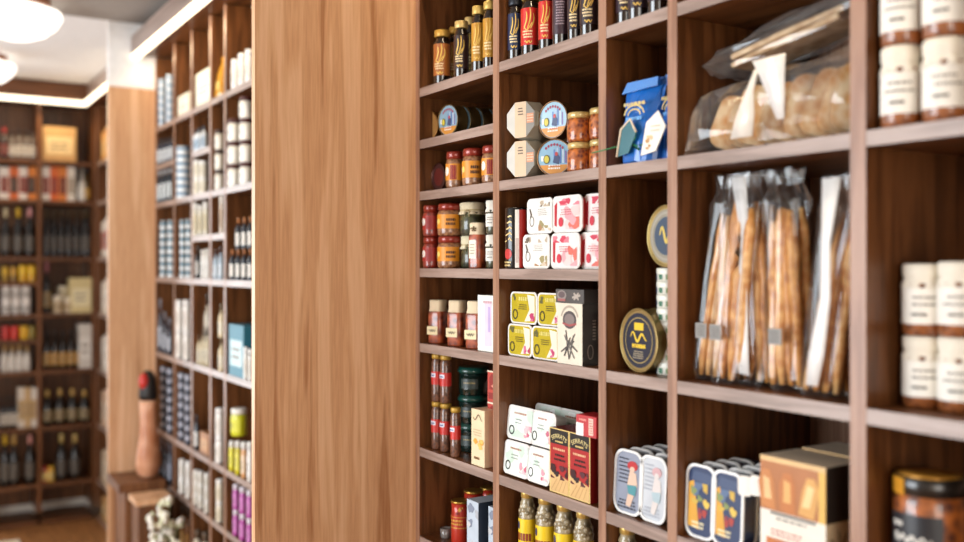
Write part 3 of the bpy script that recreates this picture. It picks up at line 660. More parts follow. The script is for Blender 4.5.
def tumbler(h, r):
    b = MB(); b.lathe([(r*.85, 0), (r*.9, h*.03), (r, h), (r*.92, h), (r*.82, h*.08), (.0, h*.07)], C('#7a7470', .1, 0, 1), 20, smooth=True)
    return [('tumbler', b)]
def big_jar(h, r):
    b = MB(); b.lathe([(r*.9, 0), (r, h*.03), (r, h*.8), (r*.9, h*.86), (r*.88, h*.87)], food('amber_preserve', '#4a1d0a', '#b5621d', 60), 32)
    l = MB(); l.lathe([(r*.92, h*.855), (r*.97, h*.86), (r*.97, h*.93), (r*.97, h*.985), (r*.9, h)], C('#1d1916', .3, 0, .5), 32); l.rect(cyl(r*.97), -r*1.6, -r*.75, h*.855, h*.985, C('#d9982c', .3, .2, .5), 8, .001)
    l.lathe([(r*.9, h*1.0), (r*.3, h*1.003)], C('#c98f38', .35, .4), 32)
    p = MB(); mp = cyl(r); p.rect(mp, -r*1.35, r*.35, h*.3, h*.72, C('#26262a', .4), 12); w = C('#d9d4ca', .5)
    p.stroke(mp, [(r*(-1.15 + 1.2*t), h*(.53 + .03*math.sin(t*26)*(1 - .4*t))) for t in [i/30 for i in range(31)]], r*.09, w, .001)
    p.stroke(mp, [(r*(-1.1), h*.5), (-r*1.02, h*.57), (-r*.9, h*.5)], r*.08, w, .001); p.lines(mp, -r*1.2, -r*.8, h*.61, h*.66, 1, w, 4, .8, .001); p.lines(mp, -r*1.1, r*.1, h*.37, h*.45, 2, w, 7, .4, .001)
    return [('body', b), ('lid', l), ('label', p)]

# ================================================================== NEAR SHELVES, STOCK
CN = ['leftmost', 'second', 'narrow third', 'fourth', 'rightmost']
def sp(x0, x1, ytop, shelf, st=.012, zb=None):
    xc = (x0 + x1) / 2; X = 1 + st
    for _ in range(3): r = wm(x1 - x0, xc, X) / 2; X = 1 + st + r
    z = S[shelf] if zb is None else zb
    return (X, fit(Yat(xc, X), r, NCOL, xc, NB), z + .0004), r, hz(ytop, xc, X) - z
NB, MBD = (419.5, 496, 602, 671.5, 858), (155, 173.5, 191, 209.5, 224)
def fit(Y, half, cols, px=None, bounds=None):
    if px is None: lo, hi = min(cols, key=lambda c: 0 if c[0] <= Y <= c[1] else min(abs(Y - c[0]), abs(Y - c[1])))
    else: lo, hi = cols[max(i for i, b in enumerate(bounds) if px >= b or i == 0)]
    if hi - lo < 2 * half: return (lo + hi) / 2
    return min(max(Y, lo + half + .0012), hi - half - .0012)
NCOL = [(VU[c + 1][1], VU[c][0]) for c in range(len(VU) - 1)]
def tuck(px, w, c):
    """front distance and centre of something w wide pushed against the near side of column c, its far edge seen at px"""
    lo = NCOL[c][0] + .0015; return (lo + w) / cot(px), lo + w / 2
def q3(*a): return tuple(round(x, 4) for x in a)
# --- tall dark jars with gold lids, top row
GJ = 'dark jars with gilt print on the top row'
for (x0, x1, yt, lab, lid, st, txt) in [
        (433.5, 451, 31, '#a8612a', '#c69a44', .012, 'dark gold-lidded jar with orange-brown label, first on the top left shelf'),
        (448.5, 462, 28, '#a8612a', '#c69a44', .052, 'gold-lidded jar with orange-brown label standing behind the first two jars, top left'),
        (454, 469, 22, '#33201f', '#cdb070', .012, 'dark gold-lidded jar with purple-black label, second in front on top left shelf'),
        (464, 476, 18, '#6a5a24', '#cdb070', .052, 'gold-lidded jar with olive label half hidden behind the ochre-labelled pair, top left'),
        (471.5, 485.5, 7, '#b98427', '#c8a95c', .012, 'taller jar with ochre label and gold lid, left of the ochre pair'),
        (483, 497, 2, '#b98427', '#c8a95c', .012, 'taller jar with ochre label cut by the first upright, right of ochre pair')]:
    loc, r, h = sp(x0, x1, yt, 'S1', st); put(dark_jar, q3(h, r) + (lab, lid), 'gilt_label_jar', txt, 'jar', loc, .75, GJ)
for i, (x0, x1, lab, sw, txt) in enumerate([
        (508, 523, '#1f2a4a', True, 'dark jar with navy label, leftmost on top shelf of second column'),
        (521, 539.5, '#c4261f', True, 'jar with bright red label beside the navy-labelled jar, left of red pair'),
        (538.5, 554, '#c4261f', True, 'jar with bright red label beside the plum one, right of red pair'),
        (552.5, 569.5, '#3a2530', False, 'plum-dark jar turned to show fine print, right of the red-labelled jars'),
        (567.5, 582, '#2a1d26', True, 'blackish jar with gold print, second from right on second column top shelf'),
        (580, 599, '#2a1d26', True, 'blackish jar with gold print, against the second upright on top shelf')]):
    loc, r, h = sp(x0, x1, -8 - 3*i, 'S1', .012); put(dark_jar, q3(.122, r) + (lab, '#c8a95c' if i else '#20242c', sw), 'gilt_label_jar', txt, 'jar', loc, .75, GJ)
for i, (x0, x1) in enumerate([(608, 627), (628, 648), (648, 669)]):
    loc, r, h = sp(x0, x1, -20, 'S1', .012); put(dark_jar, q3(.122, r) + ('#2c1d28', '#c8a95c'), 'gilt_label_jar', 'dark jar base with gold print, %s from left on narrow third column top shelf' % ORD[i], 'jar', loc, .75, GJ)
# --- round tins on the extra shelf of the leftmost column
loc, r, h = sp(441, 461, 101, 'A2', .02); rt = .0345
for k in range(4):
    put(round_tin, (rt, .03, '#6d5a36', '#7fa2b6', 'sea' if k == 0 else 'none'), 'round_tin', ['round sea-picture tin leading the row on the short left shelf', 'second brass round tin in row behind the sea-picture tin, short left shelf', 'third brass round tin in row on the short left shelf', 'fourth brass round tin at back of row on short left shelf'][k], 'tin', (1.035 + .0325*k, Yat(451, 1.03), S['A2'] + .0004), .16, 'round tins lined up on the short left shelf')
put(round_tin, (rt, .03, '#a8733a', '#a9793f', 'none'), 'round_tin', 'orange-edged round tin peeping out left of the sea-picture tin, short left shelf', 'tin', (1.045, Yat(441, 1.045) + .03, S['A2'] + .0004), .1)
# --- jars on the shelf below
put(round_tin, (.0315, .03, '#4d2a20', '#3b1512', 'plain'), 'round_tin', 'dark red round tin on edge left of the orange-labelled jars', 'tin', (1.045, Yat(438, 1.03), S['S3'] + .0004), .0)
PAT = food('pate', '#6a3d22', '#a8764e', 160); SAU = food('red_sauce', '#5a140c', '#9c2f1c', 90)
for i, (x0, x1, yt, lg, txt) in enumerate([(446.5, 464.5, 152, 'bird', 'red-lidded jar with orange and white bird label, left of the orange-labelled three'),
                                         (463, 484.5, 149, 'mark', 'red-lidded jar with plain orange label, middle of the orange-labelled three'),
                                         (482.5, 502, 146, 'bird', 'red-lidded orange-labelled jar half hidden by first upright, right of three')]):
    loc, r, h = sp(x0, x1, yt, 'S3'); put(jam_jar, q3(h, r*1.08) + (PAT, '#8c2a1c', '#d98a1c', lg), 'pate_jar', txt, 'jar', loc, .6, 'red-lidded jars')
# --- stacked jars, middle of the leftmost column
for row, zb, yts in ((0, None, (234, 233)), (1, 'top', (202, 200))):
    for i, (x0, x1, cont, lab, lg) in enumerate([(422.5, 439.5, SAU, '#a3291f', 'bird'), (437.5, 462, PAT, '#d98a1c', 'mark')]):
        loc, r, h = sp(x0, x1, yts[i], 'S4', 0); h = .069
        z = S['S4'] + .0004 + row * (h + .0006)
        put(jam_jar, q3(h, r) + (cont, '#8c2a1c', lab, lg), 'pate_jar', ['red-lidded jar with red label, ', 'red-lidded jar with orange label, '][i] + ['bottom layer of the double stack at far left', 'top layer of the double stack at far left'][row], 'jar', (loc[0], loc[1], z), .6, 'red-lidded jars')
HERB = food('dark_herbs', '#14160c', '#4a4a26', 110)
loc, r, h = sp(461, 484, 235, 'S4', .03)
put(cloth_jar, q3(.069, r) + (HERB, '#d8cfae', None, None, True, .34), 'cloth_topped_jar', 'dark jar with cream frilled cloth cap and string, bottom of its stack', 'jar', loc, .6, 'cloth-topped dark jars')
put(cloth_jar, q3(.070, r*1.1) + (HERB, '#cfc0a0', None, None, True, .3), 'cloth_topped_jar', 'dark jar with beige cloth cap sitting on another cloth-topped jar', 'jar', (loc[0], loc[1], loc[2] + .0696), .6, 'cloth-topped dark jars')
HON = food('honey_jam', '#5a1a08', '#b0522a', 70)
loc, r, h = sp(469.5, 485.5, 223, 'S4', .004)
put(paper_jar, q3(h, r*.92) + (HON, '#e9dfc8', True), 'paper_topped_jar', 'square red-brown jar with knotted paper cap in front of the dark cloth-topped jars', 'jar', loc, .45)
loc, r, h = sp(485, 503, 235, 'S4', .012)
for k in range(2): put(cloth_jar, q3(.068, r*.9) + (HERB, '#ddd6c8', '#e4ded2', (.22, .6), False, .28), 'labelled_jar', 'dark jar with white cap and label beside first upright, %s one' % ('lower', 'upper')[k], 'jar', (loc[0], loc[1], loc[2] + .0686*k), .6, 'white-capped dark jars by the first upright')
# --- honey jars and white box
for i, (x0, x1, yt) in enumerate([(429, 447.5, 300), (448, 467.5, 300.5), (466.5, 487, 301)]):
    loc, r, h = sp(x0, x1, yt, 'S5', .012); put(paper_jar, q3(h, r*.9) + (HON, '#e3d2a6', False), 'paper_topped_jar', ['leftmost square red-brown jar with paper cap and cream label', 'middle square red-brown jar with paper cap and cream label, in row of three', 'square red-brown jar with paper cap, partly behind the white box'][i], 'jar', loc, .5, 'paper-capped jars in a row')
put(carton, (.075, .06, .112, '#e9ece4', 'white'), 'carton', 'upright white carton with pink and green stripes beside first upright', 'box', (tuck(477.8, .075, 0)[0] + .03, tuck(477.8, .075, 0)[1], S['S5'] + .0004))
# --- pulse jars, green-lidded jars, cream box
LEN = food('lentils', '#3a2014', '#7a4a30', 190)
for i, (x0, x1, st) in enumerate([(431.5, 442.5, .012), (440, 451.8, .014), (450.5, 461, .004)]):
    loc, r, h = sp(x0, x1, 401 + 3*i, 'S6', st); put(pulse_jar, q3(.104, r*1.02) + (LEN,), 'pulse_jar', 'yellow-lidded lentil jar with red label, bottom layer, %s from the left' % ORD[i], 'jar', loc, .6, 'red-labelled lentil jars')
    if i < 2: put(pulse_jar, q3(.104, r*1.02) + (LEN,), 'pulse_jar', 'yellow-lidded lentil jar with red label, %s of the two on top' % ('left', 'right')[i], 'jar', (loc[0], loc[1], loc[2] + .1046), .6, 'red-labelled lentil jars')
loc, r, h = sp(458, 489, 401, 'S6', .05)
for k in range(3): put(green_jar, q3(.0605, r), 'green_lidded_jar', 'blackish jar with dark green lid, %s of the stack of three' % ('bottom', 'middle', 'top')[k], 'jar', (loc[0], loc[1], loc[2] + .061*k), .6, 'stack of green-lidded jars')
y0 = Yat(470.5, 1.004)
put(carton, (.05, .04, .113, '#dfcba6', 'cream'), 'carton', 'cream carton with orange picture in front of the green-lidded jars', 'box', (1.026, y0 - .0255, S['S6'] + .0004))
for k in range(3): put(carton, (.07, .05, .063, '#b8473c', 'redpack'), 'carton', 'small red packet beside first upright, %s of three stacked' % ('bottom', 'middle', 'top')[k], 'box', (tuck(487.8, .07, 0)[0] + .025, tuck(487.8, .07, 0)[1], S['S6'] + .0004 + .0636*k), 0, 'stacked red packets')
# --- bottom row of the leftmost column
loc, r, h = sp(440, 451.5, 528, 'S7', .03); put(tumbler, q3(h, r), 'glass_tumbler', 'small clear glass left of the red canister, bottom of leftmost column', 'glass', loc)
loc, r, h = sp(451, 470, 500, 'S7', .03); put(red_can, q3(h, r), 'canister', 'tall shaped red and gold canister in front, bottom of leftmost column', 'canister', loc, .6, 'red and gold canisters')
loc, r, h = sp(464, 483, 490, 'S7', .075); put(red_can, q3(h, r), 'canister', 'gold-rimmed red canister behind the silver box, bottom of leftmost column', 'canister', loc, .6, 'red and gold canisters')
loc, r, h = sp(478, 494, 486, 'S7', .15); put(red_can, q3(h, r), 'canister', 'gold-rimmed canister furthest back beside first upright, bottom of leftmost column', 'canister', loc, .6, 'red and gold canisters')
put(carton, (.044, .07, .122, '#b4bfca', 'silver'), 'carton', 'silver and blue carton in front of the red canisters', 'box', (1.04, Yat(467, 1.005) - .022, S['S7'] + .0004), 0, 'silver cartons')
put(carton, (.044, .07, .118, '#b4bfca', 'silver'), 'carton', 'silver carton half hidden by the first upright behind the other silver one', 'box', (tuck(488.5, .044, 0)[0] + .035, tuck(488.5, .044, 0)[1], S['S7'] + .0004), 0, 'silver cartons')

# ---------------- second column
w8 = .0745
for k in range(2):
    put(octagon_pack, (w8, .04), 'octagonal_pack', 'eight-sided pale carton with beige band, %s of the two stacked' % ('lower', 'upper')[k], 'box', (1.03, Yat(518.5, 1.01), S['S3'] + .002 + k*.0735), .3, 'eight-sided cartons')
    put(octagon_pack, (w8, .04), 'octagonal_pack', 'eight-sided carton behind the %s banded one, showing its edge' % ('lower', 'upper')[k], 'box', (1.085, Yat(519, 1.055) - .018, S['S3'] + .002 + k*.0735), .3, 'eight-sided cartons')
put(round_tin, (.0345, .026, '#7d5a3a', '#86aec6', 'sea'), 'round_tin', 'round sea-picture tin at the bottom, turned towards the camera', 'tin', (1.045, Yat(550, 1.03), S['S3'] + .0004), .58, 'sea-picture tins beside the eight-sided cartons')
put(round_tin, (.0355, .026, '#7d5a3a', '#97b9cc', 'sea'), 'round_tin', 'round sea-picture tin balanced on top of another round tin', 'tin', (1.05, Yat(550.5, 1.035), S['S3'] + .0698), .24, 'sea-picture tins beside the eight-sided cartons')
put(round_tin, (.0335, .032, '#8a6436', '#7a5a34', 'none'), 'round_tin', 'brown round tin behind the balanced sea-picture tin', 'tin', (1.12, Yat(560, 1.1), S['S3'] + .068), .1)
put(round_tin, (.0335, .032, '#8a6436', '#7a5a34', 'none'), 'round_tin', 'brown round tin behind the lower sea-picture tin', 'tin', (1.12, Yat(560, 1.1), S['S3'] + .0004), .1)
PEP = food('peppers', '#5c1208', '#c46a20', 150)
loc, r, h = sp(567, 592, 140, 'S3', .012); loc2, r2, h2 = sp(589, 613, 137, 'S3', .03)
for k in range(2):
    put(jam_jar, q3(.0525, r) + (PEP, '#cdb070', None, ''), 'pepper_jar', 'gold-lidded jar of orange-red peppers, %s one beside the round tins' % ('lower', 'upper')[k], 'jar', (loc[0], loc[1], loc[2] + .053*k), 0, 'jars of peppers')
    put(jam_jar, q3(.0545, r2) + (PEP, '#cdb070', None, ''), 'pepper_jar', 'gold-lidded pepper jar mostly hidden by second upright, %s one' % ('lower', 'upper')[k], 'jar', (loc2[0], loc2[1], loc2[2] + .055*k), 0, 'jars of peppers')
loc, r, h = sp(505, 528, 208, 'S4', -.006); put(drink_can, q3(h, r), 'can', 'black, white and red tall can left of the red tubs', 'can', loc, .5)
def face_at(x0, x1, X):
    w = Yat(x0, X) - Yat(x1, X); return fit((Yat(x0, X) + Yat(x1, X)) / 2, w / 2, *((NCOL, (x0 + x1) / 2, NB) if x1 > 400 else (MCOL, (x0 + x1) / 2, MBD))), w
TH_ = .0635
for (x0, x1, row, art, seed, tx) in [(523, 549.5, 0, 'white', 3, 'white tub with grey print, bottom left of the red and white tubs'), (551, 579.5, 0, 'red', 11, 'pink-red tub in the middle of the bottom layer'), (580.5, 611, 0, 'red', 17, 'pink-red tub at bottom right against second upright'),
                                     (527, 553, 1, 'white', 5, 'white tub with dark border print, top left of the red and white tubs'), (552.5, 582, 1, 'red', 12, 'pale pink tub in the middle of the top layer'), (584, 615, 1, 'red', 19, 'red-edged tub at top right against second upright')]:
    X = 1.012 + .006*row; yc, w = face_at(x0, x1, X)
    if x1 > 600: w = .076; X, yc = tuck(x0, w, 1)
    put(tub, q3(w, TH_ + .002*row, .034) + (art, seed), 'tub', tx, 'tub', (X + .017, yc, S['S4'] + .0006 + row*(TH_ + .001)), 0, 'red and white sealed tubs')
for (x0, x1, row, seed, tx) in [(508, 532, 0, 3, 'yellow tub at bottom left'), (532, 559.5, 0, 8, 'yellow tub at bottom right, partly behind the crest carton'), (510.5, 537, 1, 5, 'yellow tub at top left with bright glare'), (537.5, 564, 1, 9, 'pale yellow tub at top right, partly behind the crest carton')]:
    X = 1.012 + .008*row; yc, w = face_at(x0, x1, X); yc += .0
    put(tub, q3(w, .0605, .034) + ('yellow', seed), 'tub', tx + ' of the four yellow ones', 'tub', (X + .017, yc, S['S5'] + .0006 + row*.061), 0, 'yellow sealed tubs')
yc, w = face_at(557.5, 582.5, 1.004)
put(carton, (round(w, 4), .055, .106, '#2a2321', 'crest'), 'carton', 'cream-fronted carton with crest and drawn sticks beside the yellow tubs', 'box', (1.0315, yc, S['S5'] + .0004), 0, 'crest cartons')
put(carton, (round(w*1.12, 4), .06, .0235, '#2f2927', 'lid'), 'carton', 'flat dark grey crest box lying on the cream-fronted carton', 'box', (1.034, yc, S['S5'] + .107), 0, 'dark flat boxes')
put(carton, (round(w, 4), .055, .106, '#2a2321', 'crest'), 'carton', 'cream-fronted carton cut off by the second upright', 'box', (tuck(590.5, w, 1)[0] + .0275, tuck(590.5, w, 1)[1], S['S5'] + .0004), 0, 'crest cartons')
put(carton, (round(w*1.12, 4), .06, .0235, '#2f2927', 'lid'), 'carton', 'flat dark box lying beside the second upright above a cut-off carton', 'box', (tuck(587, w*1.12, 1)[0] + .03, tuck(587, w*1.12, 1)[1], S['S5'] + .107), 0, 'dark flat boxes')
for (x0, x1, row, seed, tx) in [(501, 526, 0, 3, 'pale green tub at bottom left of the leaning tubs'), (525, 548, 0, 7, 'pale green tub at bottom right of the leaning tubs'), (502.5, 529, 1, 4, 'pale green tub at top left of the leaning tubs'), (528.5, 553, 1, 6, 'shiny pale green tub at top right of the leaning tubs')]:
    X = 1.006 + .008*row; yc, w = face_at(x0, x1, X); hh = .0645
    put(tub, q3(w, hh, .03) + ('green', seed), 'tub', tx, 'tub', (X + .017, yc, S['S6'] + .003 + row*.0665), 0, 'pale green sealed tubs', (-.09, 0))
    if row: put(tub, q3(w, hh, .03) + ('green', seed + 20), 'tub', 'tub rim showing behind the top %s pale green tub' % ('left' if x0 < 510 else 'right'), 'tub', (X + .075, yc - .008, S['S6'] + .069), 0, 'pale green sealed tubs', (-.09, 0))
    else: put(tub, q3(w, hh, .03) + ('green', seed + 20), 'tub', 'hidden tub behind the bottom %s pale green tub' % ('left' if x0 < 510 else 'right'), 'tub', (X + .075, yc - .008, S['S6'] + .002), 0, 'pale green sealed tubs', (-.09, 0))
for i, (x0, x1) in enumerate([(549.8, 569.2), (569.4, 590.3)]):
    yc, w = face_at(x0, x1, 1.006); put(carton, (round(w, 4), .075, .114, '#6d1416', 'serrats'), 'carton', 'red carton with black arched top and dark fruit, %s of the pair' % ('left', 'right')[i], 'box', (1.0435, yc, S['S6'] + .0004), 0, 'red cartons with black tops')
put(carton, (.05, .04, .035, '#b5282c', 'redlying'), 'carton', 'small red box with white panel lying on the red cartons', 'box', (tuck(575, .058, 1)[0] + .02, tuck(575, .058, 1)[1], S['S6'] + .1152), .06)
for i, (x0, x1, yt) in enumerate([(518.5, 536.5, 493), (535.5, 556, 497), (554, 575, 505), (573.5, 594, 514), (592, 613, 522)]):
    loc, r, h = sp(x0, x1, yt, 'S7', .012)
    put(chickpea_jar, q3(.176, r*.98), 'chickpea_jar', ['chickpea jar with yellow label, leftmost of the bottom-row jars', 'chickpea jar with yellow label, second from the left', 'chickpea jar with yellow label, third from the left', 'chickpea jar, fourth from the left, label mostly out of view', 'chickpea jar mostly hidden by the second upright'][i], 'jar', loc, .5, 'chickpea jars')

# ---------------- narrow third column
def film_bag(rings, n=30, jit=.006, folds=.1, seed=1):
    """rings: (z, cx, cy, half width, half depth); a creased skin around them"""
    q = random.Random(seed); ph = [q.uniform(0, 6) for _ in range(6)]; out = []
    for i, (z, cx, cy, a, b_) in enumerate(rings):
        ring = []
        for j in range(n):
            t = 2 * PI * j / n
            k = 1 + folds * (.5*math.sin(5*t + ph[0] + 9*z) + .35*math.sin(9*t + ph[1] - 14*z) + .3*math.sin(13*t + ph[2]))
            e = 2.6; d = (abs(math.cos(t))**e + abs(math.sin(t))**e) ** (-1/e)
            ring.append((cx + a*d*k*math.cos(t) + q.uniform(-jit, jit), cy + b_*d*k*math.sin(t) + q.uniform(-jit, jit), max(.0006, z + (q.uniform(-jit, jit) if i else 0))))
        out.append(ring)
    return out
def blue_bag(w, d, h, seed):
    q = random.Random(seed); b = MB(); bl = C('#1763b4', .3, 0, .4)
    rings = [(0, 0, 0, w*.46, d*.42), (h*.02, 0, 0, w*.5, d*.5), (h*.25, 0, 0, w*.52, d*.52), (h*.5, 0, 0, w*.47, d*.44), (h*.62, 0, 0, w*.44, d*.36), (h*.72, 0, 0, w*.48, d*.33), (h*.86, .002, 0, w*.5, d*.2), (h*.97, .004, 0, w*.5, d*.07), (h, .005, 0, w*.49, d*.05)]
    b.loft(film_bag(rings, 24, .0018, .05, seed), bl, False)
    f = MB(); f.prism([(-w*.46, h*.86), (w*.5, h*.9), (w*.52, h*1.0), (-w*.3, h*.985)], -d*.33, -d*.22, C('#2a74bf', .3, 0, .4))
    p = MB(); mp = flat(-d*.53); g = C('#b9a05c', .4, .2)
    p.ring(mp, 0, h*.57, w*.28, h*.13, w*.035, g, .001, 16, .1, PI - .1); p.lines(mp, -w*.3, w*.3, h*.68, h*.73, 1, g, 4, .8); p.ring(mp, 0, h*.57, w*.18, h*.08, w*.03, g, .001, 16, 0, PI); p.lines(mp, -w*.24, w*.24, h*.5, h*.56, 1, C('#5fa0d8', .4), 3, .7)
    return [('bag', b), ('fold', f), ('print', p)]
TEALT = C('#0f5c66', .35, 0, .3); GRN = C('#1d7a4a', .4)
def card_tag(w, h, dark):
    b = MB(); b.loft([[(x, y, z) for x, z in ((-w/2, h*.0), (w*.1, h*.08), (w/2, h*.62), (w*.2, h), (-w*.28, h*.75))] for y in (-.0012, .0012)], TEALT if dark else C('#efe6d6', .5), False)
    e = MB(); mp = flat(-.0012)
    if dark: e.tube([(-w*.5, -.0015, 0), (-w*.28, -.0015, h*.75), (w*.2, -.0015, h), (w*.5, -.0015, h*.62)], w*.045, C('#e3cdb0', .5), 6)
    else: e.blobs(mp, -w*.3, -w*.02, h*.12, h*.45, 5, [C('#b98a52', .5), C('#d8b98a', .5)], w*.05, w*.1, 4); e.lines(mp, -w*.1, w*.3, h*.5, h*.7, 2, C('#c9b79a', .5), 4, .3)
    return [('card', b), ('edge' if dark else 'print', e)]
y1, w1 = face_at(616.5, 650, 1.01); y2, w2 = face_at(646, 675, 1.02)
put(blue_bag, (round(w1*.95, 3), .05, .134, 3), 'gift_bag', 'blue bag with gilt emblem and green ribbon, left of the two', 'bag', (1.036, y1, S['S3'] + .0004), .15, 'blue gift bags')
put(blue_bag, (round(w2*.85, 3), .05, .14, 8), 'gift_bag', 'blue bag with white sheen partly behind third upright, right of the two', 'bag', (1.06, y2 - .004, S['S3'] + .0004), .1, 'blue gift bags')
put(card_tag, (.042, .058, True), 'gift_tag', 'dark teal tag with cream edge hanging on the left blue bag', 'tag', (1.002, Yat(626, 1.0), S['S3'] + .012), .1)
put(card_tag, (.046, .068, False), 'gift_tag', 'cream tag with brown print hanging on the right blue bag', 'tag', (1.012, Yat(653.5, 1.012), S['S3'] + .01), .25)
b = MB()
def P3(px, py, X): return (X, Yat(px, X), hz(py, px, X))
b.tube([P3(592, 153, .985), P3(600, 151, .98), P3(608, 149, .985), P3(618, 146.5, 1.0), P3(628, 143, 1.012)], .0011, GRN)
b.tube([P3(628, 143, 1.012), P3(638, 146, 1.012), P3(648, 142, 1.012), P3(656, 132, 1.015), P3(659, 125, 1.016)], .0013, GRN)
for a, c in ((5, -4), (-4, -5), (7, 3), (-6, 2)): b.tube([P3(630, 143, 1.01), P3(630 + a, 143 + c, 1.004), P3(630 + a*1.3, 143 + c*2.4, 1.006), P3(630, 144, 1.01)], .0012, GRN)
tag(link('ribbon', b.mesh('ribbon')), 'thin green ribbon tied round the blue bags and straying left over the upright', 'ribbon')
r = wm(64, 638, 1.03) / 2
put(round_tin, (round(r, 4), .034, '#a8905c', '#14172c', 'navy'), 'round_tin', 'large navy round tin with gold rim and yellow emblem standing on edge', 'tin', (1.035, Yat(638.5, 1.018), S['S5'] + .0004), -.1)
b1, r1, h1 = sp(657, 685, 368, 'S5', .03)
def flat_tin(r, h):
    b = MB(); b.lathe([(r*.97, 0), (r, h*.05), (r, h*.55), (r*1.02, h*.6), (r*1.02, h*.95), (r*.98, h)], C('#e4e2d4', .35, 0, .3), 24)
    p = MB(); mp = cyl(r*1.002)
    for k in range(5): p.rect(mp, r*(-1.4 + .62*k), r*(-1.05 + .62*k), h*.12, h*.52, C(('#2f6b4c', '#33456b', '#2f6b4c', '#6a8f5e', '#2f6b4c')[k], .4), 3)
    return [('tin', b), ('print', p)]
ht = (hz(268, 664, 1.04) - S['S5']) / 8 - .0004
for k in range(8): put(flat_tin, q3(r1, ht), 'small_round_tin', 'flat white and green tin, %s from the bottom of the stack beside third upright' % ORD[k], 'tin', (b1[0], b1[1], S['S5'] + .0004 + k*(ht + .0004)), 0, 'stack of flat white and green tins')
put(round_tin, (round(wm(62, 662, 1.04)/2, 4), .026, '#b09a62', '#96907f', 'gilt'), 'round_tin', 'round gold-rimmed tin with blue-grey centre on top of the flat tin stack', 'tin', (1.04, Yat(663, 1.02), S['S5'] + .0008 + 8*(ht + .0004)), -.08)
# upright fish tins
X = 1.012
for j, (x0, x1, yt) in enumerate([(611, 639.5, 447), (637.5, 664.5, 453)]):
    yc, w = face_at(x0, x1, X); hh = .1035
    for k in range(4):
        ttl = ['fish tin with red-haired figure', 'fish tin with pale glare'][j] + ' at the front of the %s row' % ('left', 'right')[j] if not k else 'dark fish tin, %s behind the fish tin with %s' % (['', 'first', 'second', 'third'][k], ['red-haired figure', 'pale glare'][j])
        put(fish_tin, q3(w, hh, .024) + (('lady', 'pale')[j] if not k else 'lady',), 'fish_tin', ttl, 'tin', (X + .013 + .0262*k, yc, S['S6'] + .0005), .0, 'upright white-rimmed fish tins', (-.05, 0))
# ---------------- fourth column
X = 1.012
for j, (x0, x1, yt) in enumerate([(680.5, 711, 465), (709, 742, 473), (748, 782, 484)]):
    yc, w = face_at(x0, x1, X); hh = .1085
    for k in range(4 if j < 2 else 3):
        wh = ['first', 'second', 'third'][j] + ' row of the fourth column'
        put(fish_tin, q3(w*.97, hh, .026) + ('navy',), 'fish_tin', ('navy tin with yellow and red picture fronting the ' if not k else 'navy tin, %s from the front, in the ' % ORD[k]) + wh, 'tin', (X + .014 + .028*k + (.05 if j == 2 else 0), yc, S['S6'] + .0005), 0, 'upright navy fish tins', (-.04, 0))
def white_tag(w, h):
    b = MB(); b.prism([(x, z + h/2) for x, z in rr(w, h, w*.3)], -.0008, .0008, C('#efe9df', .5)); return [('tag', b)]
for k, px in enumerate((745, 757)): put(white_tag, (.02, .028), 'price_tag', 'small blank white tag on the navy tins, %s one' % ('left', 'right')[k], 'tag', (1.01 + .0, Yat(px, 1.01), hz(496, px, 1.01)), .35, 'white tags on navy tins')
yc, w = face_at(759.6, 825, 1.0)
X = 1.004; yc, w = face_at(760, 825.5, X)
put(carton, (round(w, 4), .075, .15, '#d9cbb4', 'biscuit'), 'carton', 'biscuit carton with golden finger biscuits pictured, front one', 'box', (X + .0385, yc, hz(461, 792, X) - .15), .0, 'biscuit cartons')
put(carton, (round(w, 4), .075, .152, '#d9cbb4', 'biscuit'), 'carton', 'biscuit carton behind the front one, only its top edge showing', 'box', (X + .118, yc - .004, hz(461, 792, X) - .15), .0, 'biscuit cartons')
# breadsticks
STK = [food('breadstick_crust', '#b9722f', '#e0a55e', 70, .15), food('breadstick_pale', '#c78440', '#e8b878', 70, .15), food('breadstick_dark', '#a05f26', '#cf8f4a', 70, .15)]
def stick_mesh(p0, p1, r, m, seed):
    q = random.Random(seed); b = MB(); n = 9; pts = []
    for i in range(n):
        t = i / (n - 1); pts.append(tuple(p0[k] + (p1[k] - p0[k]) * t + q.uniform(-.0012, .0012) for k in range(3)))
    b.tube(pts, r, m, 8, [.55] + [1 + q.uniform(-.12, .12) for _ in range(n - 2)] + [.5]); return b
BAGS = [  # x left, x right (at the foot), top y, lean of the top towards the right, front distance, label
    (694, 727, 178, .030, 1.02, 'clear bag of breadsticks leaning right, leftmost of the five', True),
    (716, 750, 190, .022, 1.012, 'clear bag of breadsticks with grey sticker, second from the left', True),
    (745, 779, 182, -.004, 1.03, 'clear bag of breadsticks with broad white highlight strip, middle of five', False),
    (774, 812, 172, -.012, 1.02, 'clear bag of tall breadsticks, fourth from the left', True),
    (806, 848, 200, .028, 1.012, 'clear bag of breadsticks fanned at the top, against fourth upright', False)]
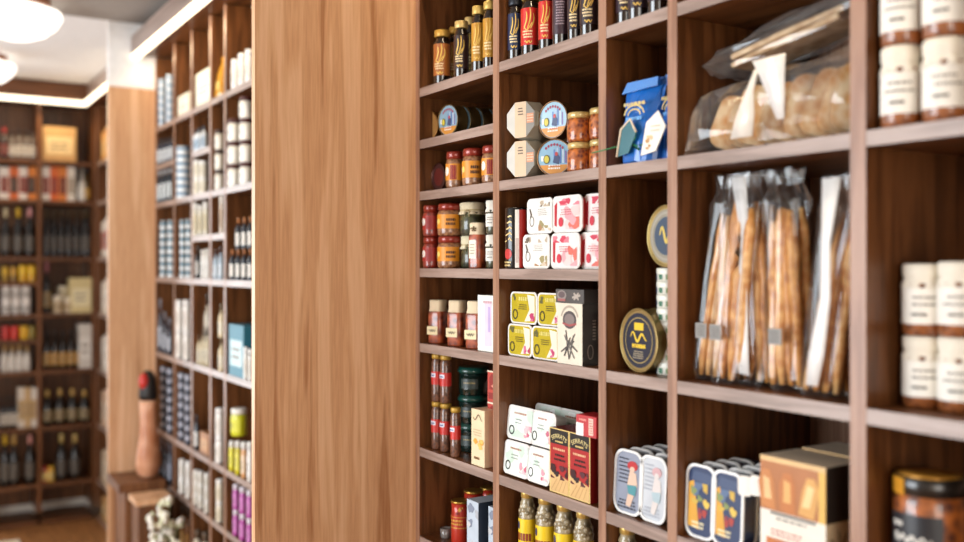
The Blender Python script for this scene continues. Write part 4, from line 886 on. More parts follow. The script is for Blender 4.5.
for i, (x0, x1, yt, lean, X, txt, stick) in enumerate(BAGS):
    q = random.Random(40 + i); Xc = X + .03; yc, w = face_at(x0, x1, Xc); top = hz(yt, (x0+x1)/2, Xc) - S['S5'] - .03
    top = min(top, .25)
    t = tag(empty('breadstick_bag', (Xc, yc, S['S5'] + .0005), (0, 0, FACE)), txt, 'bag of breadsticks', 'bags of breadsticks')
    ns = 8
    for k in range(ns):
        u = (k % 4 - 1.5) / 1.75 + .12*(k // 4); dpt = (k // 4) - .5
        x = u * w * .42; y = dpt * .022; hgt = top * q.uniform(.93, 1.07)
        if i == 4: p1 = (x*.35 + lean + .01, y*.5, hgt)
        else: p1 = (x*.7 + lean + q.uniform(-.007, .007), y*.7, hgt)
        link('breadstick', stick_mesh((x, y, .008), p1, q.uniform(.0072, .0088), STK[(k + i) % 3], i*20 + k).mesh('breadstick'), t)
    b = MB(); tp = min(top + .06, .304)
    ks = [(0, .9), (.06, 1.06), (.25, 1.04), (.5, .98), (.7, .92), (.86, .95), (.94, .8), (1, 1.0)]
    b.loft(film_bag([(s_*tp, lean*s_, 0, w*.48*f_, .028*f_ if s_ < .9 else .012) for s_, f_ in ks], 26, .0028, .07, 60 + i), FILM, False, False)
    link('wrapper', b.mesh('wrapper'), t)
    if stick:
        b = MB(); b.box(-.011, .011, -.036, -.0352, top*.26, top*.26 + .022, C('#8f8a84', .5)); b.lines(flat(-.036), -.009, .009, top*.26 + .003, top*.26 + .02, 4, C('#5a5652', .5), i, .4)
        link('sticker', b.mesh('sticker'), t)
    else:
        b = MB(); u0 = -.004 if i == 2 else .006
        b.loft([[(u0 + lean*s_ + dx + .004*math.sin(9*s_ + i), -.032 - .003*math.sin(14*s_), tp*s_) for dx in (-wd, 0, wd)] + [(u0 + lean*s_ + dx + .004*math.sin(9*s_ + i), -.031 - .003*math.sin(14*s_), tp*s_) for dx in (wd, 0, -wd)] for s_, wd in ((.06, .009), (.2, .012), (.45, .008), (.7, .007), (.98, .014))], C('#e9e7e4', .25, 0, .5), True)
        link('highlight_strip', b.mesh('highlight_strip'), t, (0, 0, 0))  # opaque white strip: highlight of the clear film put into colour and shape
# bread in bags on the shelf above
CRU = food('crisp_bread', '#dea25e', '#f8ddb0', 60, .2)
yc, w = sum(NCOL[3]) / 2, .282
t = tag(empty('bread_bag', (1.066, yc, S['S3'] + .0005), (0, 0, FACE)), 'clear bag of toasted bread slices lying on the shelf in the fourth column', 'bag of bread')
for k in range(9):
    x = -w*.4 + k * w*.098; q = random.Random(k); hh = .07 + .012*q.random() + .018*(k/8)
    b = MB(); pl = [(a, z + hh/2 + .004) for a, z in rr(.052, hh, .02)]
    b.prism(pl, -.006, .006, CRU)
    link('bread_slice', b.mesh('bread_slice'), t, (x, -.012 + .006*(k % 2), .006), (0, .35 - .08*(k % 3), .75 + .1*(k % 2)))
b = MB(); rings = []
for s_, zz, hh in ((-.51, .0, .02), (-.48, .0, .07), (-.4, .0, .09), (-.2, .0, .1), (0, 0, .104), (.2, 0, .108), (.38, 0, .108), (.46, 0, .112), (.5, 0, .118)):
    q = random.Random(int(s_*100) + 99); ring = []
    for j in range(24):
        a = 2*PI*j/24; e = 3; d = (abs(math.cos(a))**e + abs(math.sin(a))**e)**(-1/e); k = 1 + .07*math.sin(5*a + s_*9)
        ring.append((s_*w*.96 + q.uniform(-.005, .005), -.01 + .05*d*k*math.cos(a) + q.uniform(-.003, .003), max(.001, hh/2 + hh/2*d*k*math.sin(a) + q.uniform(-.004, .004))))
    rings.append(ring)
b.loft(rings, HAZY, False, True); link('wrapper', b.mesh('wrapper'), t)
b = MB()
b.loft([[(-.03 + .03*s_ + dx, -.066 + .003*math.sin(8*s_), .1*s_ + .004) for dx in (-wd, wd)] + [(-.03 + .03*s_ + dx, -.0645 + .003*math.sin(8*s_), .1*s_ + .004) for dx in (wd, -wd)] for s_, wd in ((.1, .02), (.4, .016), (.7, .007), (1, .004))], C('#ece4d8', .25, 0, .5), True)
b.loft([[(.045 - .02*s_ + dx, -.068, .085*s_ + .03) for dx in (-wd, wd)] + [(.045 - .02*s_ + dx, -.0665, .085*s_ + .03) for dx in (wd, -wd)] for s_, wd in ((.0, .006), (.4, .014), (.7, .02), (1, .028))], C('#ece9e4', .25, 0, .5), True)
link('highlight_strip', b.mesh('highlight_strip'), t)  # white strips on the clear film are painted highlights
t = tag(empty('bread_bag', (1.08, yc - .004, S['S3'] + .122), (0, -.0, FACE)), 'clear bag of flat brown crispbread tilted on top of the toasted bread', 'bag of bread')
for k in range(4):
    b = MB(); b.box(-.055, .055, -.036, .036, 0, .008, food('flat_bread', '#b88d5f', '#e4c69c', 50, .2), .003)
    link('crispbread', b.mesh('crispbread'), t, (-.035 + .075*(k % 2), 0, .014 + .011*(k // 2) + .012*(k % 2)), (0, -.2, .05*k))
b = MB(); rings = []
for s_, cz_, hh in ((-.5, -.004, .03), (-.44, 0, .04), (-.3, .006, .044), (-.1, .014, .048), (.1, .024, .052), (.3, .032, .046), (.42, .038, .046), (.5, .042, .046)):
    q = random.Random(int(s_*100) + 299); ring = []
    for j in range(24):
        a = 2*PI*j/24; e = 2.6; d = (abs(math.cos(a))**e + abs(math.sin(a))**e)**(-1/e); k = 1 + .08*math.sin(6*a + s_*11)
        ring.append((s_*w*.92 + q.uniform(-.005, .005), .046*d*k*math.cos(a) + q.uniform(-.003, .003), .016 + cz_ + hh/2*d*k*math.sin(a) + q.uniform(-.003, .003)))
    rings.append(ring)
b.loft(rings, HAZY, False, True); link('wrapper', b.mesh('wrapper'), t)
# ---------------- rightmost column
BRN = food('brown_preserve', '#5a2a10', '#a8622e', 80)
for shelf, tops, nm in (('S3', (48, 40), 'upper'), ('S5', (335, 337), 'lower')):
    for i, (x0, x1) in enumerate([(880, 923), (922, 968)] if shelf == 'S3' else [(894, 938), (937.5, 982)]):
        loc, r, h = sp(x0, x1, tops[i], shelf, 0 if shelf == 'S3' else .045)
        h = min(h, .1036)
        for k in range(2):
            put(cloth_jar, q3(h, r*.91) + (BRN, '#e9e0cf', '#efe9de', (.16, .66), False, .27), 'cloth_topped_jar', 'brown preserve jar with white cloth cap, %s %s of the four, %s shelf' % (('bottom', 'top')[k], ('left', 'right')[i], nm), 'jar', (loc[0], loc[1], loc[2] + k*(h + .0006)), .55, 'white cloth-topped preserve jars')
loc, r, h = sp(895.5, 963, 474, 'S6', .02)
put(big_jar, q3(h, r), 'preserve_jar', 'big amber jar with black lid and black label at bottom right', 'jar', loc, .6)

# ================================================================== STOCK OF THE MIDDLE AND FAR SHELVES
def bottle(h, r, body, lab, cap, neck=.4):
    b = MB(); m = C(body, .25, 0, .25)
    b.lathe([(r*.92, 0), (r, h*.02), (r, h*(.96 - neck)), (r*.75, h*(1.02 - neck)), (r*.38, h*(1.08 - neck)), (r*.34, h*.9)], m, 16)
    c = MB(); c.lathe([(r*.42, h*(.92 - neck*.3)), (r*.42, h*.99), (r*.36, h)], C(cap, .4, 0, .3), 14)
    p = MB(); mp = cyl(r*1.01); p.rect(mp, -r*1.4, r*1.4, h*.12, h*(.82 - neck), C(lab, .5), 8); p.lines(mp, -r*.8, r*.8, h*.16, h*(.78 - neck), 3, C('#6d655a', .5), 4, .4)
    return [('body', b), ('cap', c), ('label', p)]
def small_jar(h, r, body, lid, lab):
    b = MB(); b.lathe([(r*.93, 0), (r, h*.04), (r, h*.74), (r*.88, h*.8), (r*.88, h*.82)], C(body, .3, 0, .4), 16)
    c = MB(); c.lathe([(r*.96, h*.8), (r*.97, h*.97), (r*.9, h)], C(lid, .4), 16)
    p = MB(); p.rect(cyl(r*1.01), -r*1.4, r*1.4, h*.14, h*.64, C(lab, .5), 8); p.lines(cyl(r*1.01), -r*.7, r*.7, h*.25, h*.5, 2, C('#7a746a', .5), 3, .4)
    return [('body', b), ('lid', c), ('label', p)]
def stack_tin(h, r, a, b_):
    b = MB(); A, B = C(a, .35, .1, .3), C(b_, .4)
    b.lathe([(r*.97, 0, A), (r, h*.08, A), (r, h*.42, B), (r*1.002, h*.43, B), (r, h*.88, A), (r*.96, h, A)], A, 16)
    return [('tin', b)]
def plain_box(w, d, h, a, b_):
    b = MB(); b.box(-w/2, w/2, -d/2, d/2, 0, h, C(a, .5))
    p = MB(); mp = flat(-d/2); p.rect(mp, -w*.4, w*.4, h*.2, h*.7, C(b_, .5)); p.lines(mp, -w*.3, w*.3, h*.3, h*.6, 2, C('#7a6a58', .5), 3, .4)
    return [('box', b), ('label', p)]
def msp(x0, x1, ytop, shelf, st=0.0):
    xc = (x0 + x1) / 2; X = 1 + st
    for _ in range(3): r = wm(x1 - x0, xc, X) / 2; X = 1 + st + r
    return (X, fit(Yat(xc, X), r, MCOL, xc, MBD), MS[shelf] + .0004), r, hz(ytop, xc, X) - MS[shelf]
def mcol(fn, extra, x0, x1, ytop, shelf, n, name, cat, desc, where, group=None, st=0.0, k=1.0):
    """n of a kind piled one on another"""
    loc, r, h = msp(x0, x1, ytop, shelf, st); hh = h / n
    for i in range(n):
        lab = desc + ', ' + where if n == 1 else '%s, %s, %s' % (desc, ['lowest'] [i] if i == 0 else ORD[i] + ' up', where)
        put(fn, q3(hh - .0006, r * k) + extra, name, lab, cat, (loc[0], loc[1], loc[2] + i*hh), 0, group)
def mrow(fn, extra, boxes, shelf, name, cat, desc, where, group=None, st=0.0):
    for i, (x0, x1, yt) in enumerate(boxes):
        loc, r, h = msp(x0, x1, yt, shelf, st)
        put(fn, q3(h, r*.96) + extra, name, '%s, %s from left, %s' % (desc, ORD[i], where), cat, loc, 0, group)
C1, C2, C3, C4, C5 = ['%s middle column' % o for o in ORD[:5]]
# top row
for i, (a, b_) in enumerate([(158.5, 165.5), (166, 173.5)]): mcol(stack_tin, ('#c9d2dc', '#8fa6bd'), a, b_, (79, 75)[i], 'M1', 6, 'stacked_tin', 'tin', 'pale blue tin', '%s stack, top shelf, first middle column' % ('left', 'right')[i], 'pale blue tins on the top shelf')
def mbox(x0, x1, ytop, shelf, name, cat, lab, a, b_, d=.1, st=.012, z=0, group=None):
    yc, w = face_at(x0, x1, 1 + st); h = hz(ytop, (x0+x1)/2, 1 + st) - MS[shelf] - z
    put(plain_box, q3(w, d, h) + (a, b_), name, lab, cat, (1 + st + d/2, yc, MS[shelf] + .0004 + z), 0, group)
mbox(177, 188, 95, 'M1', 'carton', 'box', 'small cream box left of the big cream one on the top shelf', '#e4dcc4', '#eee8d6')
mbox(183, 191, 78, 'M1', 'carton', 'box', 'tall cream box behind the small cream one on the top shelf', '#ddd5bb', '#e8e0cc', .06, .14)
mbox(193, 209, 72, 'M1', 'carton', 'box', 'large cream box with a yellow bag at its right, top shelf', '#e6e4cc', '#f0efe0', .1)
b = MB(); yc, w = face_at(213.5, 219.5, 1.012); h = hz(60, 215, 1.02) - MS['M1']
b.loft([[(-w*.5*k + s_, -.03*k, z), (w*.5*k + s_, -.03*k, z), (w*.5*k + s_, .03*k, z), (-w*.5*k + s_, .03*k, z)] for z, k, s_ in ((0, .95, 0), (h*.1, 1.05, 0), (h*.6, .8, 0), (h*.9, .4, .002), (h, .5, .003))], C('#d99a20', .35, 0, .4), False)
f_ = MB(); f_.rect(flat(-.0315), -w*.3, w*.3, h*.2, h*.4, C('#e8c260', .4))
t = tag(empty('pouch', (1.045, yc, MS['M1'] + .0004), (0, 0, FACE)), 'pointed yellow pouch beside the large cream box on the top shelf', 'pouch'); link('bag', b.mesh('bag'), t); link('label', f_.mesh('label'), t)
mrow(small_jar, ('#eeeae2', '#f2efe9', '#e2ddd3'), [(231, 240.5, 60), (238, 247, 54), (245, 254, 50)], 'M1', 'white_tub', 'tub', 'white lidded tub', 'top shelf against tall wooden panel', 'white tubs on the top shelf')
# second row
mrow(bottle, ('#2a3342', '#d9dee2', '#23262d', .25), [(157, 162, 139), (161, 166, 139), (165, 170, 138), (169, 174.5, 137)], 'Ma', 'dark_bottle', 'bottle', 'dark bottle with white label', 'short shelf of ' + C1, 'short dark bottles')
mcol(stack_tin, ('#dfe2e2', '#6f8ea8'), 176, 189.5, 147, 'M2', 7, 'stacked_tin', 'tin', 'white and blue tin', 'second row, ' + C2, 'white and blue tins')
mrow(bottle, ('#dbe0e4', '#9db4c8', '#39404c', .3), [(192, 197.5, 130), (196.5, 202, 128), (201, 207, 126)], 'Ma', 'pale_bottle', 'bottle', 'pale bottle with blue label', 'short shelf of ' + C3, 'short pale bottles')
for i, (a, b_) in enumerate([(191.5, 199.5), (199.5, 207.5)]): mcol(small_jar, ('#e4ddcb', '#efece4', '#d6ccb4'), a, b_, 161, 'M2', 2, 'white_jar', 'jar', 'cream jar', '%s stack below short shelf, %s' % (('left', 'right')[i], C3), 'cream jars')
mcol(small_jar, ('#d9cfba', '#3a2420', '#ece6da'), 215, 224, 130, 'M2', 3, 'white_jar', 'jar', 'cream jar with dark lid', 'second row, ' + C4, 'dark-lidded cream jars')
mcol(small_jar, ('#e6dfcf', '#4a1f1c', '#f0ebe0'), 226, 239, 120, 'M2', 3, 'white_jar', 'jar', 'white-labelled jar with dark red lid', 'left stack, second row, ' + C5, 'dark-lidded cream jars')
mcol(small_jar, ('#e6dfcf', '#4a1f1c', '#f0ebe0'), 239.5, 253, 97, 'M2', 4, 'white_jar', 'jar', 'white-labelled jar with dark red lid', 'right stack, second row, ' + C5, 'dark-lidded cream jars')
mrow(bottle, ('#27323c', '#dfe5e6', '#d8dcde', .25), [(157, 161.5, 171), (161, 166, 170), (165, 169, 169), (168.5, 173, 168)], 'M2', 'dark_bottle', 'bottle', 'dark bottle with white label and cap', 'second shelf of ' + C1, 'short dark bottles')
# third row
for i, (a, b_, cc) in enumerate([(160, 167, C1), (167.5, 174.5, C1), (180, 185.5, C2), (186, 191.5, C2)]):
    mcol(stack_tin, ('#dcdfdf', '#4f7382'), a, b_, 221 - i*.5, 'M3', 7, 'stacked_tin', 'tin', 'white and teal tin', '%s stack, third row, %s' % (('left', 'right')[i % 2], cc), 'white and teal tins')
mrow(small_jar, ('#e2d9c2', '#efeadf', '#cdbf9c'), [(193, 198, 203), (198, 203, 205), (203, 209, 202)], 'Mb', 'cream_jar', 'jar', 'tall cream jar', 'short lower shelf of ' + C3, 'tall cream jars')
mrow(small_jar, ('#d8c7b4', '#e8e0d2', '#b99f86'), [(219.5, 224, 196)], 'Mb', 'cream_jar', 'jar', 'tall cream jar', 'short lower shelf of ' + C4, 'tall cream jars')
mrow(bottle, ('#1f1a18', '#b9b4ac', '#17130f', .3), [(195, 201, 246)], 'M3', 'dark_bottle', 'bottle', 'dark bottle', 'third row of ' + C3)
mrow(small_jar, ('#e9e4da', '#e2ddd2', '#f2efe8'), [(201, 205.5, 250), (205, 209.5, 249)], 'M3', 'white_jar', 'jar', 'slim white jar beside dark bottle', 'third row of ' + C3, 'slim white jars')
mrow(bottle, ('#a9b7c2', '#d3dce2', '#4a2c20', .35), [(213, 218.5, 249), (218, 224, 246)], 'M3', 'pale_bottle', 'bottle', 'pale blue bottle', 'third row of ' + C4, 'pale blue bottles')
xs = [(229.5, 235.5), (235.5, 241.5), (241.5, 247.5), (247.5, 253.5)]
for i, (a, b_) in enumerate(xs):
    loc, r, h = msp(a, b_, 245, 'M3')
    put(bottle, q3(.105, r*.98) + ('#2b3038', '#efe9de', '#b06a2c', .3), 'capped_bottle', 'white-labelled bottle with orange-brown cap, %s from left, lower layer, %s' % (ORD[i], C5), 'bottle', loc, 0, 'orange-capped bottles')
    if i > 0: put(bottle, q3(.105, r*.98) + ('#2b3038', '#efe9de', '#b06a2c', .3), 'capped_bottle', 'white-labelled bottle with orange-brown cap, %s from left, upper layer, %s' % (ORD[i-1], C5), 'bottle', (loc[0], loc[1], loc[2] + .1055), 0, 'orange-capped bottles')
# fourth row
mrow(bottle, ('#43434c', '#b9bcc4', '#8a8c94', .35), [(158, 163, 299), (162.5, 167.5, 312), (167, 172.5, 318)], 'M4', 'dark_bottle', 'bottle', 'slim grey bottle', 'fourth row of ' + C1, 'slim grey bottles')
for i, (a, b_) in enumerate([(175.6, 183), (183.2, 190.6)]): mcol(small_jar, ('#ece6dc', '#f2eee8', '#d9cfc4'), a, b_, 300, 'M4', 2, 'white_jar', 'jar', 'large white jar', '%s stack, fourth row, %s' % (('left', 'right')[i], C2), 'large white jars')
mrow(bottle, ('#c9bda8', '#8f8474', '#3a342c', .3), [(193, 198.5, 311), (199, 206, 293)], 'M4', 'cream_bottle', 'bottle', 'tall cream bottle', 'fourth row of ' + C3, 'cream bottles', .04)
mrow(bottle, ('#d9c9a4', '#e9dfc6', '#5a4630', .35), [(197, 201, 335), (201, 205, 330), (205, 209.5, 329)], 'M4', 'cream_bottle', 'bottle', 'short cream bottle in front', 'fourth row of ' + C3, 'cream bottles', .004)
mcol(bottle, ('#d6c49e', '#e9dfc6', '#6d5a3a', .35), 218.5, 224.5, 304, 'M4', 2, 'cream_bottle', 'bottle', 'cream bottle', 'fourth row, ' + C4, 'cream bottles')
mbox(229, 243.5, 325, 'M4', 'carton', 'box', 'teal carton with pale band left of two white jars, fifth middle column', '#2f7486', '#b9cfd0', .1, .004)
mrow(small_jar, ('#eeeae0', '#f5f2ec', '#e4ddd0'), [(243.5, 248, 347), (248, 252.8, 349)], 'M4', 'white_jar', 'jar', 'white jar beside teal carton', C5, 'large white jars')
# fifth row
for i, (a, b_, cc) in enumerate([(160.5, 166.5, C1), (167, 173, C1), (178.5, 184.5, C2), (185, 191, C2)]):
    mcol(stack_tin, ('#3d4250', '#a8a9b4'), a, b_, (366, 368, 372, 374)[i], 'M5', 7, 'stacked_tin', 'tin', 'dark grey tin', '%s stack, fifth row, %s' % (('left', 'right')[i % 2], cc), 'dark grey tins')
mrow(bottle, ('#20242e', '#e2e0da', '#20242e', .3), [(194, 199.5, 415)], 'M5', 'dark_bottle', 'bottle', 'dark white-labelled bottle beside brown box', 'fifth row of ' + C3)
mbox(200, 208, 433, 'M5', 'carton', 'box', 'small brown box beside a dark bottle, fifth row of third middle-unit column', '#a8744a', '#c9996a', .06)
mcol(small_jar, ('#e9e3da', '#efece6', '#dcd4c8'), 215.5, 224, 408, 'M5', 2, 'white_jar', 'jar', 'white jar', 'fifth row, ' + C4, 'white jars')
mrow(small_jar, ('#d2c522', '#e9e7e0', '#e0d84e'), [(229, 235, 441)], 'M5', 'mustard_jar', 'jar', 'small yellow jar with white lid', 'fifth row of ' + C5, 'small mustard jars')
mrow(small_jar, ('#cfc01f', '#e9e7e0', '#e6dd62'), [(235, 241, 441)], 'M5', 'mustard_jar', 'jar', 'small yellow jar beside orange one', 'fifth row of ' + C5, 'small mustard jars')
mrow(small_jar, ('#d9a06a', '#e9e7e0', '#e8cfae'), [(241, 247, 442)], 'M5', 'mustard_jar', 'jar', 'small orange jar with white lid', 'fifth row of ' + C5, 'small mustard jars')
mrow(small_jar, ('#e6ded2', '#e9e7e0', '#f1ece4'), [(247, 253, 442)], 'M5', 'mustard_jar', 'jar', 'small white jar against tall wooden panel', 'fifth row of ' + C5, 'small mustard jars')
loc, r, h = msp(234, 250, 440, 'M5'); zt = .0006 + max(msp(a, b_, t_, 'M5')[2] for a, b_, t_ in ((235, 241, 441), (241, 247, 442), (247, 253, 442)))
put(small_jar, q3(.092, r) + ('#c3c21c', '#e6e2d8', '#d6d23a'), 'mustard_jar', 'big lime-yellow jar with white lid standing on the small jars', 'jar', (loc[0] - .01, loc[1], loc[2] + zt))
# sixth row
mrow(bottle, ('#3a3d4a', '#8f93a2', '#6a6d78', .3), [(159, 164, 437), (163.5, 168.5, 441), (168, 173, 444)], 'M6', 'dark_bottle', 'bottle', 'slim dark bottle', 'sixth row of ' + C1, 'slim dark bottles')
for i, (a, b_) in enumerate([(179, 185), (185.5, 191.5)]): mcol(small_jar, ('#e6e2da', '#f0ede8', '#d6d0c6'), a, b_, 459 + 2*i, 'M6', 2, 'white_jar', 'jar', 'white jar', '%s stack, sixth row, %s' % (('left', 'right')[i], C2), 'small white jars')
for i, (a, b_) in enumerate([(192, 197.5), (198, 203.5), (204, 209.5)]): mcol(small_jar, ('#dfd9cc', '#efece6', '#cfc8ba'), a, b_, 469 + 2*i, 'M6', 3, 'white_jar', 'jar', 'white jar', '%s stack, sixth row, %s' % (('left', 'middle', 'right')[i], C3), 'small white jars')
mcol(small_jar, ('#ddd3bd', '#ece8e0', '#cfc3a8'), 216, 223.5, 479, 'M6', 2, 'white_jar', 'jar', 'cream jar', 'sixth row, ' + C4, 'small white jars')
for i, (a, b_) in enumerate([(233, 239), (239.5, 246), (246.5, 253)]):
    mcol(small_jar, ('#b0489a', '#ded6dc', '#c77ab6'), a, b_, 484 + 3*i, 'M6', 2, 'pink_jar', 'jar', 'magenta jar with pale lid', '%s stack, sixth row, %s' % (('left', 'middle', 'right')[i], C5), 'magenta jars')
mrow(bottle, ('#8a5a34', '#d9a45e', '#3a2a1e', .3), [(180, 185.5, 506), (185, 190.5, 508)], 'M7', 'amber_bottle', 'bottle', 'amber bottle', 'lowest row in view, ' + C2, 'amber bottles')
mrow(small_jar, ('#c8beaa', '#5a4a3a', '#ded6c4'), [(194, 201, 530), (202, 209, 532)], 'M7', 'cream_jar', 'jar', 'cream jar at the very bottom edge', C3, 'cream jars at the bottom')

# ---- far bottle shelves
ECOL = [(EU[0] + .012, EU[1] - .012), (EU[1] + .012, EU[2] - .012)]
def esp(x0, x1, ytop, z, st=.02):
    xc = (x0 + x1) / 2; Y = EY + st
    for _ in range(3): r = we(x1 - x0, xc, Y) / 2; Y = EY + st + r
    return (fit(Xe(xc, Y), r, ECOL), Y, z + .0004), r, ze(ytop, xc, Y) - z
def erow(fn, extra, boxes, z, name, cat, desc, where, group=None, st=.02):
    for i, (x0, x1, yt) in enumerate(boxes):
        loc, r, h = esp(x0, x1, yt, z, st)
        lab = '%s, %s from left, %s' % (desc, ORD[i], where) if len(boxes) > 1 else desc + ', ' + where
        put(fn, q3(h, r*.9) + extra, name, lab, cat, loc, PI/2 - .1, group)
def ebox(x0, x1, ytop, z, name, cat, lab, a, b_, d=.1, st=.02, group=None):
    w = we(x1 - x0, (x0+x1)/2, EY + st); xc = (x0 + x1) / 2; h = ze(ytop, xc, EY + st) - z
    put(plain_box, q3(w, d, h) + (a, b_), name, lab, cat, (fit(Xe(xc, EY + st), w/2, ECOL), EY + st + d/2, z + .0004), PI/2, group)
L_, R_ = 'far shelves, left bay', 'far shelves, right bay'
erow(bottle, ('#5c5048', '#c9c0b4', '#241c18', .35), [(9, 15.5, 131), (16, 22.5, 130), (23, 29.5, 130), (30, 36.5, 131)], ES['E1'], 'silver_bottle', 'bottle', 'grey-labelled bottle in top row', L_, 'grey-labelled bottles')
erow(bottle, ('#2a1a16', '#7a2a20', '#b5302a', .35), [(1, 8, 128)], ES['E1'], 'wine_bottle', 'bottle', 'dark bottle with red cap in top row', L_)
ebox(44, 75, 127, ES['E1'], 'gift_box', 'box', 'wide tan box with cream label in top row of far right bay', '#c49a62', '#e3c791', .16)
for i, (a, c) in enumerate([(0, '#d8cfc4'), (9.5, '#c9622c'), (19, '#ddd0c4'), (28, '#d07a30')]):
    ebox(a, a + 8.8, 167, ES['E2'], 'bottle_box', 'box', '%s box with dark picture, %s from left in second row, far left bay' % (('pale', 'orange')[i % 2], ORD[i]), c, ('#7d2f2a', '#3a2420')[i % 2], .09, .02, 'pale and orange boxes')
for i, (a, c) in enumerate([(42, '#d8cfc4'), (50.5, '#d0652c'), (59, '#cf7a34'), (67.5, '#d9d2c6')]):
    ebox(a, a + 7.6, 167, ES['E2'], 'bottle_box', 'box', '%s box with dark picture, %s from left in second row, far right bay' % (('pale', 'orange', 'orange', 'pale')[i], ORD[i]), c, ('#7d2f2a', '#8a2a22', '#6d2a20', '#a89c8c')[i], .09, .02, 'pale and orange boxes')
erow(bottle, ('#c9c4ba', '#e6e2da', '#8a8378', .45), [(77.5, 87, 168)], ES['E2'], 'silver_bottle', 'bottle', 'pale silvery bottle in second row', R_)
erow(bottle, ('#5a4218', '#c9992e', '#2a2018', .45), [(90, 98, 168)], ES['E2'], 'gold_bottle', 'bottle', 'dark bottle with gold label in second row', R_)
for i, (a, c) in enumerate([(0.5, '#d9cfa8'), (13, '#d9b42c'), (24.5, '#d99a9a')]):
    erow(bottle, ('#171413', '#4f4a44', c, .38), [(a, a + 10.5, 208)], ES['E3'], 'wine_bottle', 'bottle', 'black wine bottle with %s cap in third row' % ('cream', 'yellow', 'pink')[i], L_, 'black wine bottles')
erow(bottle, ('#171413', '#3f3a36', '#4a3a20', .38), [(43.5 + 7.3*k, 50.5 + 7.3*k, 208 + k % 2) for k in range(7)], ES['E3'], 'wine_bottle', 'bottle', 'black wine bottle in third row', R_, 'black wine bottles')
erow(stack_tin, ('#a8842c', '#d9b02c'), [(2, 8, 266)], EX['F4'], 'gold_can', 'can', 'gold can on the short fourth row', L_, 'gold cans')
erow(stack_tin, ('#8a6a2c', '#c79a34'), [(10, 17, 266)], EX['F4'], 'gold_can', 'can', 'darker gold can on the short fourth row', L_, 'gold cans')
erow(stack_tin, ('#d9a41c', '#e8c02c'), [(18.5, 27, 265), (28, 36.5, 265)], EX['F4'], 'gold_can', 'can', 'bright yellow can on the short fourth row', L_, 'gold cans')
for i, (a, b_) in enumerate([(2, 10.5), (12, 20.5), (22, 30.5)]):
    loc, r, h = esp(a, b_, 286, ES['E4'])
    for k in range(2): put(small_jar, q3(h/2 - .001, r) + ('#e4e0da', '#f2efea', '#b9b4ae'), 'white_jar', 'white jar in %s layer, %s from left, below gold cans, far left bay' % (('lower', 'upper')[k], ORD[i]), 'jar', (loc[0], loc[1], loc[2] + k*h/2), PI/2, 'white jars in the far left bay')
erow(bottle, ('#1d1715', '#8a7040', '#a8646a', .4), [(42.5, 51.5, 262)], ES['E4'], 'wine_bottle', 'bottle', 'dark bottle alone at left in fourth row', R_)
loc, r, h = esp(53, 63, 296, ES['E4']); put(small_jar, q3(h, r) + ('#d2c2a4', '#e6dcc6', '#b39a74'), 'pot', 'small cream pot at left of three in fourth row, far right bay', 'pot', loc, PI/2, 'cream pots')
loc, r, h = esp(64, 74, 297, ES['E4']); put(small_jar, q3(h, r) + ('#d8c9ae', '#e6dcc6', '#b39a74'), 'pot', 'small cream pot beside the cream box in fourth row, far right bay', 'pot', loc, PI/2, 'cream pots')
loc, r, h = esp(57, 69, 286, ES['E4'], .1); put(small_jar, q3(h, r) + ('#cbb896', '#dccfb4', '#a88f68'), 'pot', 'cream pot behind the two small ones in fourth row, far right bay', 'pot', loc, PI/2, 'cream pots')
ebox(75, 95, 278, ES['E4'], 'gift_box', 'box', 'square cream box in fourth row of far right bay', '#d6c48e', '#e8dcb4', .12)
for i, (a, c) in enumerate([(1.5, '#b8322c'), (10.5, '#c9382e'), (20, '#dcaa20'), (29, '#8a7a34')]):
    loc, r, h = esp(a, a + 8, 326, EX['F5']); put(stack_tin, q3(h, r) + (c, c), 'small_can', '%s small can on the short fifth row, far left bay' % ('leftmost red', 'second red', 'yellow', 'olive')[i], 'can', loc, PI/2, 'small coloured cans')
erow(bottle, ('#d6d0c6', '#eeeae2', '#c9a45c', .35), [(1, 8, 346), (8.5, 15.5, 346), (16, 23, 345), (23.5, 30.5, 346)], ES['E5'], 'white_bottle', 'bottle', 'white bottle with tan cap in fifth row', L_, 'white bottles')
erow(bottle, ('#221a15', '#b98f4c', '#1a1512', .38), [(43, 51, 331), (51, 59, 330), (59, 67, 331), (67, 75, 330), (75, 82.5, 331)], ES['E5'], 'oil_bottle', 'bottle', 'dark bottle with gold label in fifth row', R_, 'gold-labelled bottles')
ebox(84, 96, 324, ES['E5'], 'carton', 'box', 'tall white box in fifth row of far right bay', '#d2ccc2', '#e4e0d8', .1)
erow(bottle, ('#1f1a18', '#c6c0b4', '#2a2420', .35), [(0, 6, 397), (6, 12, 396), (12, 18, 396)], ES['E6'], 'oil_bottle', 'bottle', 'dark bottle with white label in sixth row', L_, 'white-labelled bottles')
for i, a in enumerate((18.5, 24.8, 31)): ebox(a, a + 6, 388, ES['E6'], 'carton', 'box', 'tall pale tan box in sixth row, %s from left, far left bay' % ORD[i], ('#d9cfc0', '#c9a878', '#ddd6ca')[i], '#b99a6a', .08, .02, 'tall tan boxes')
erow(bottle, ('#171412', '#8f7d5a', '#c3a05a', .38), [(42, 53, 390), (54.5, 65.5, 389), (67, 78, 389), (79, 90, 390)], ES['E6'], 'wine_bottle', 'bottle', 'black bottle with banded label in sixth row', R_, 'banded-label bottles')
for i, (a, c, n) in enumerate([(0, '#d9b42c', 'yellow'), (9, '#c9a45a', 'tan'), (25, '#d99a92', 'pink')]):
    erow(bottle, ('#171413', '#57524c', c, .36), [(a, a + 10, 435)], ES['E7'], 'wine_bottle', 'bottle', 'black wine bottle with %s cap in seventh row' % n, L_, 'black wine bottles')
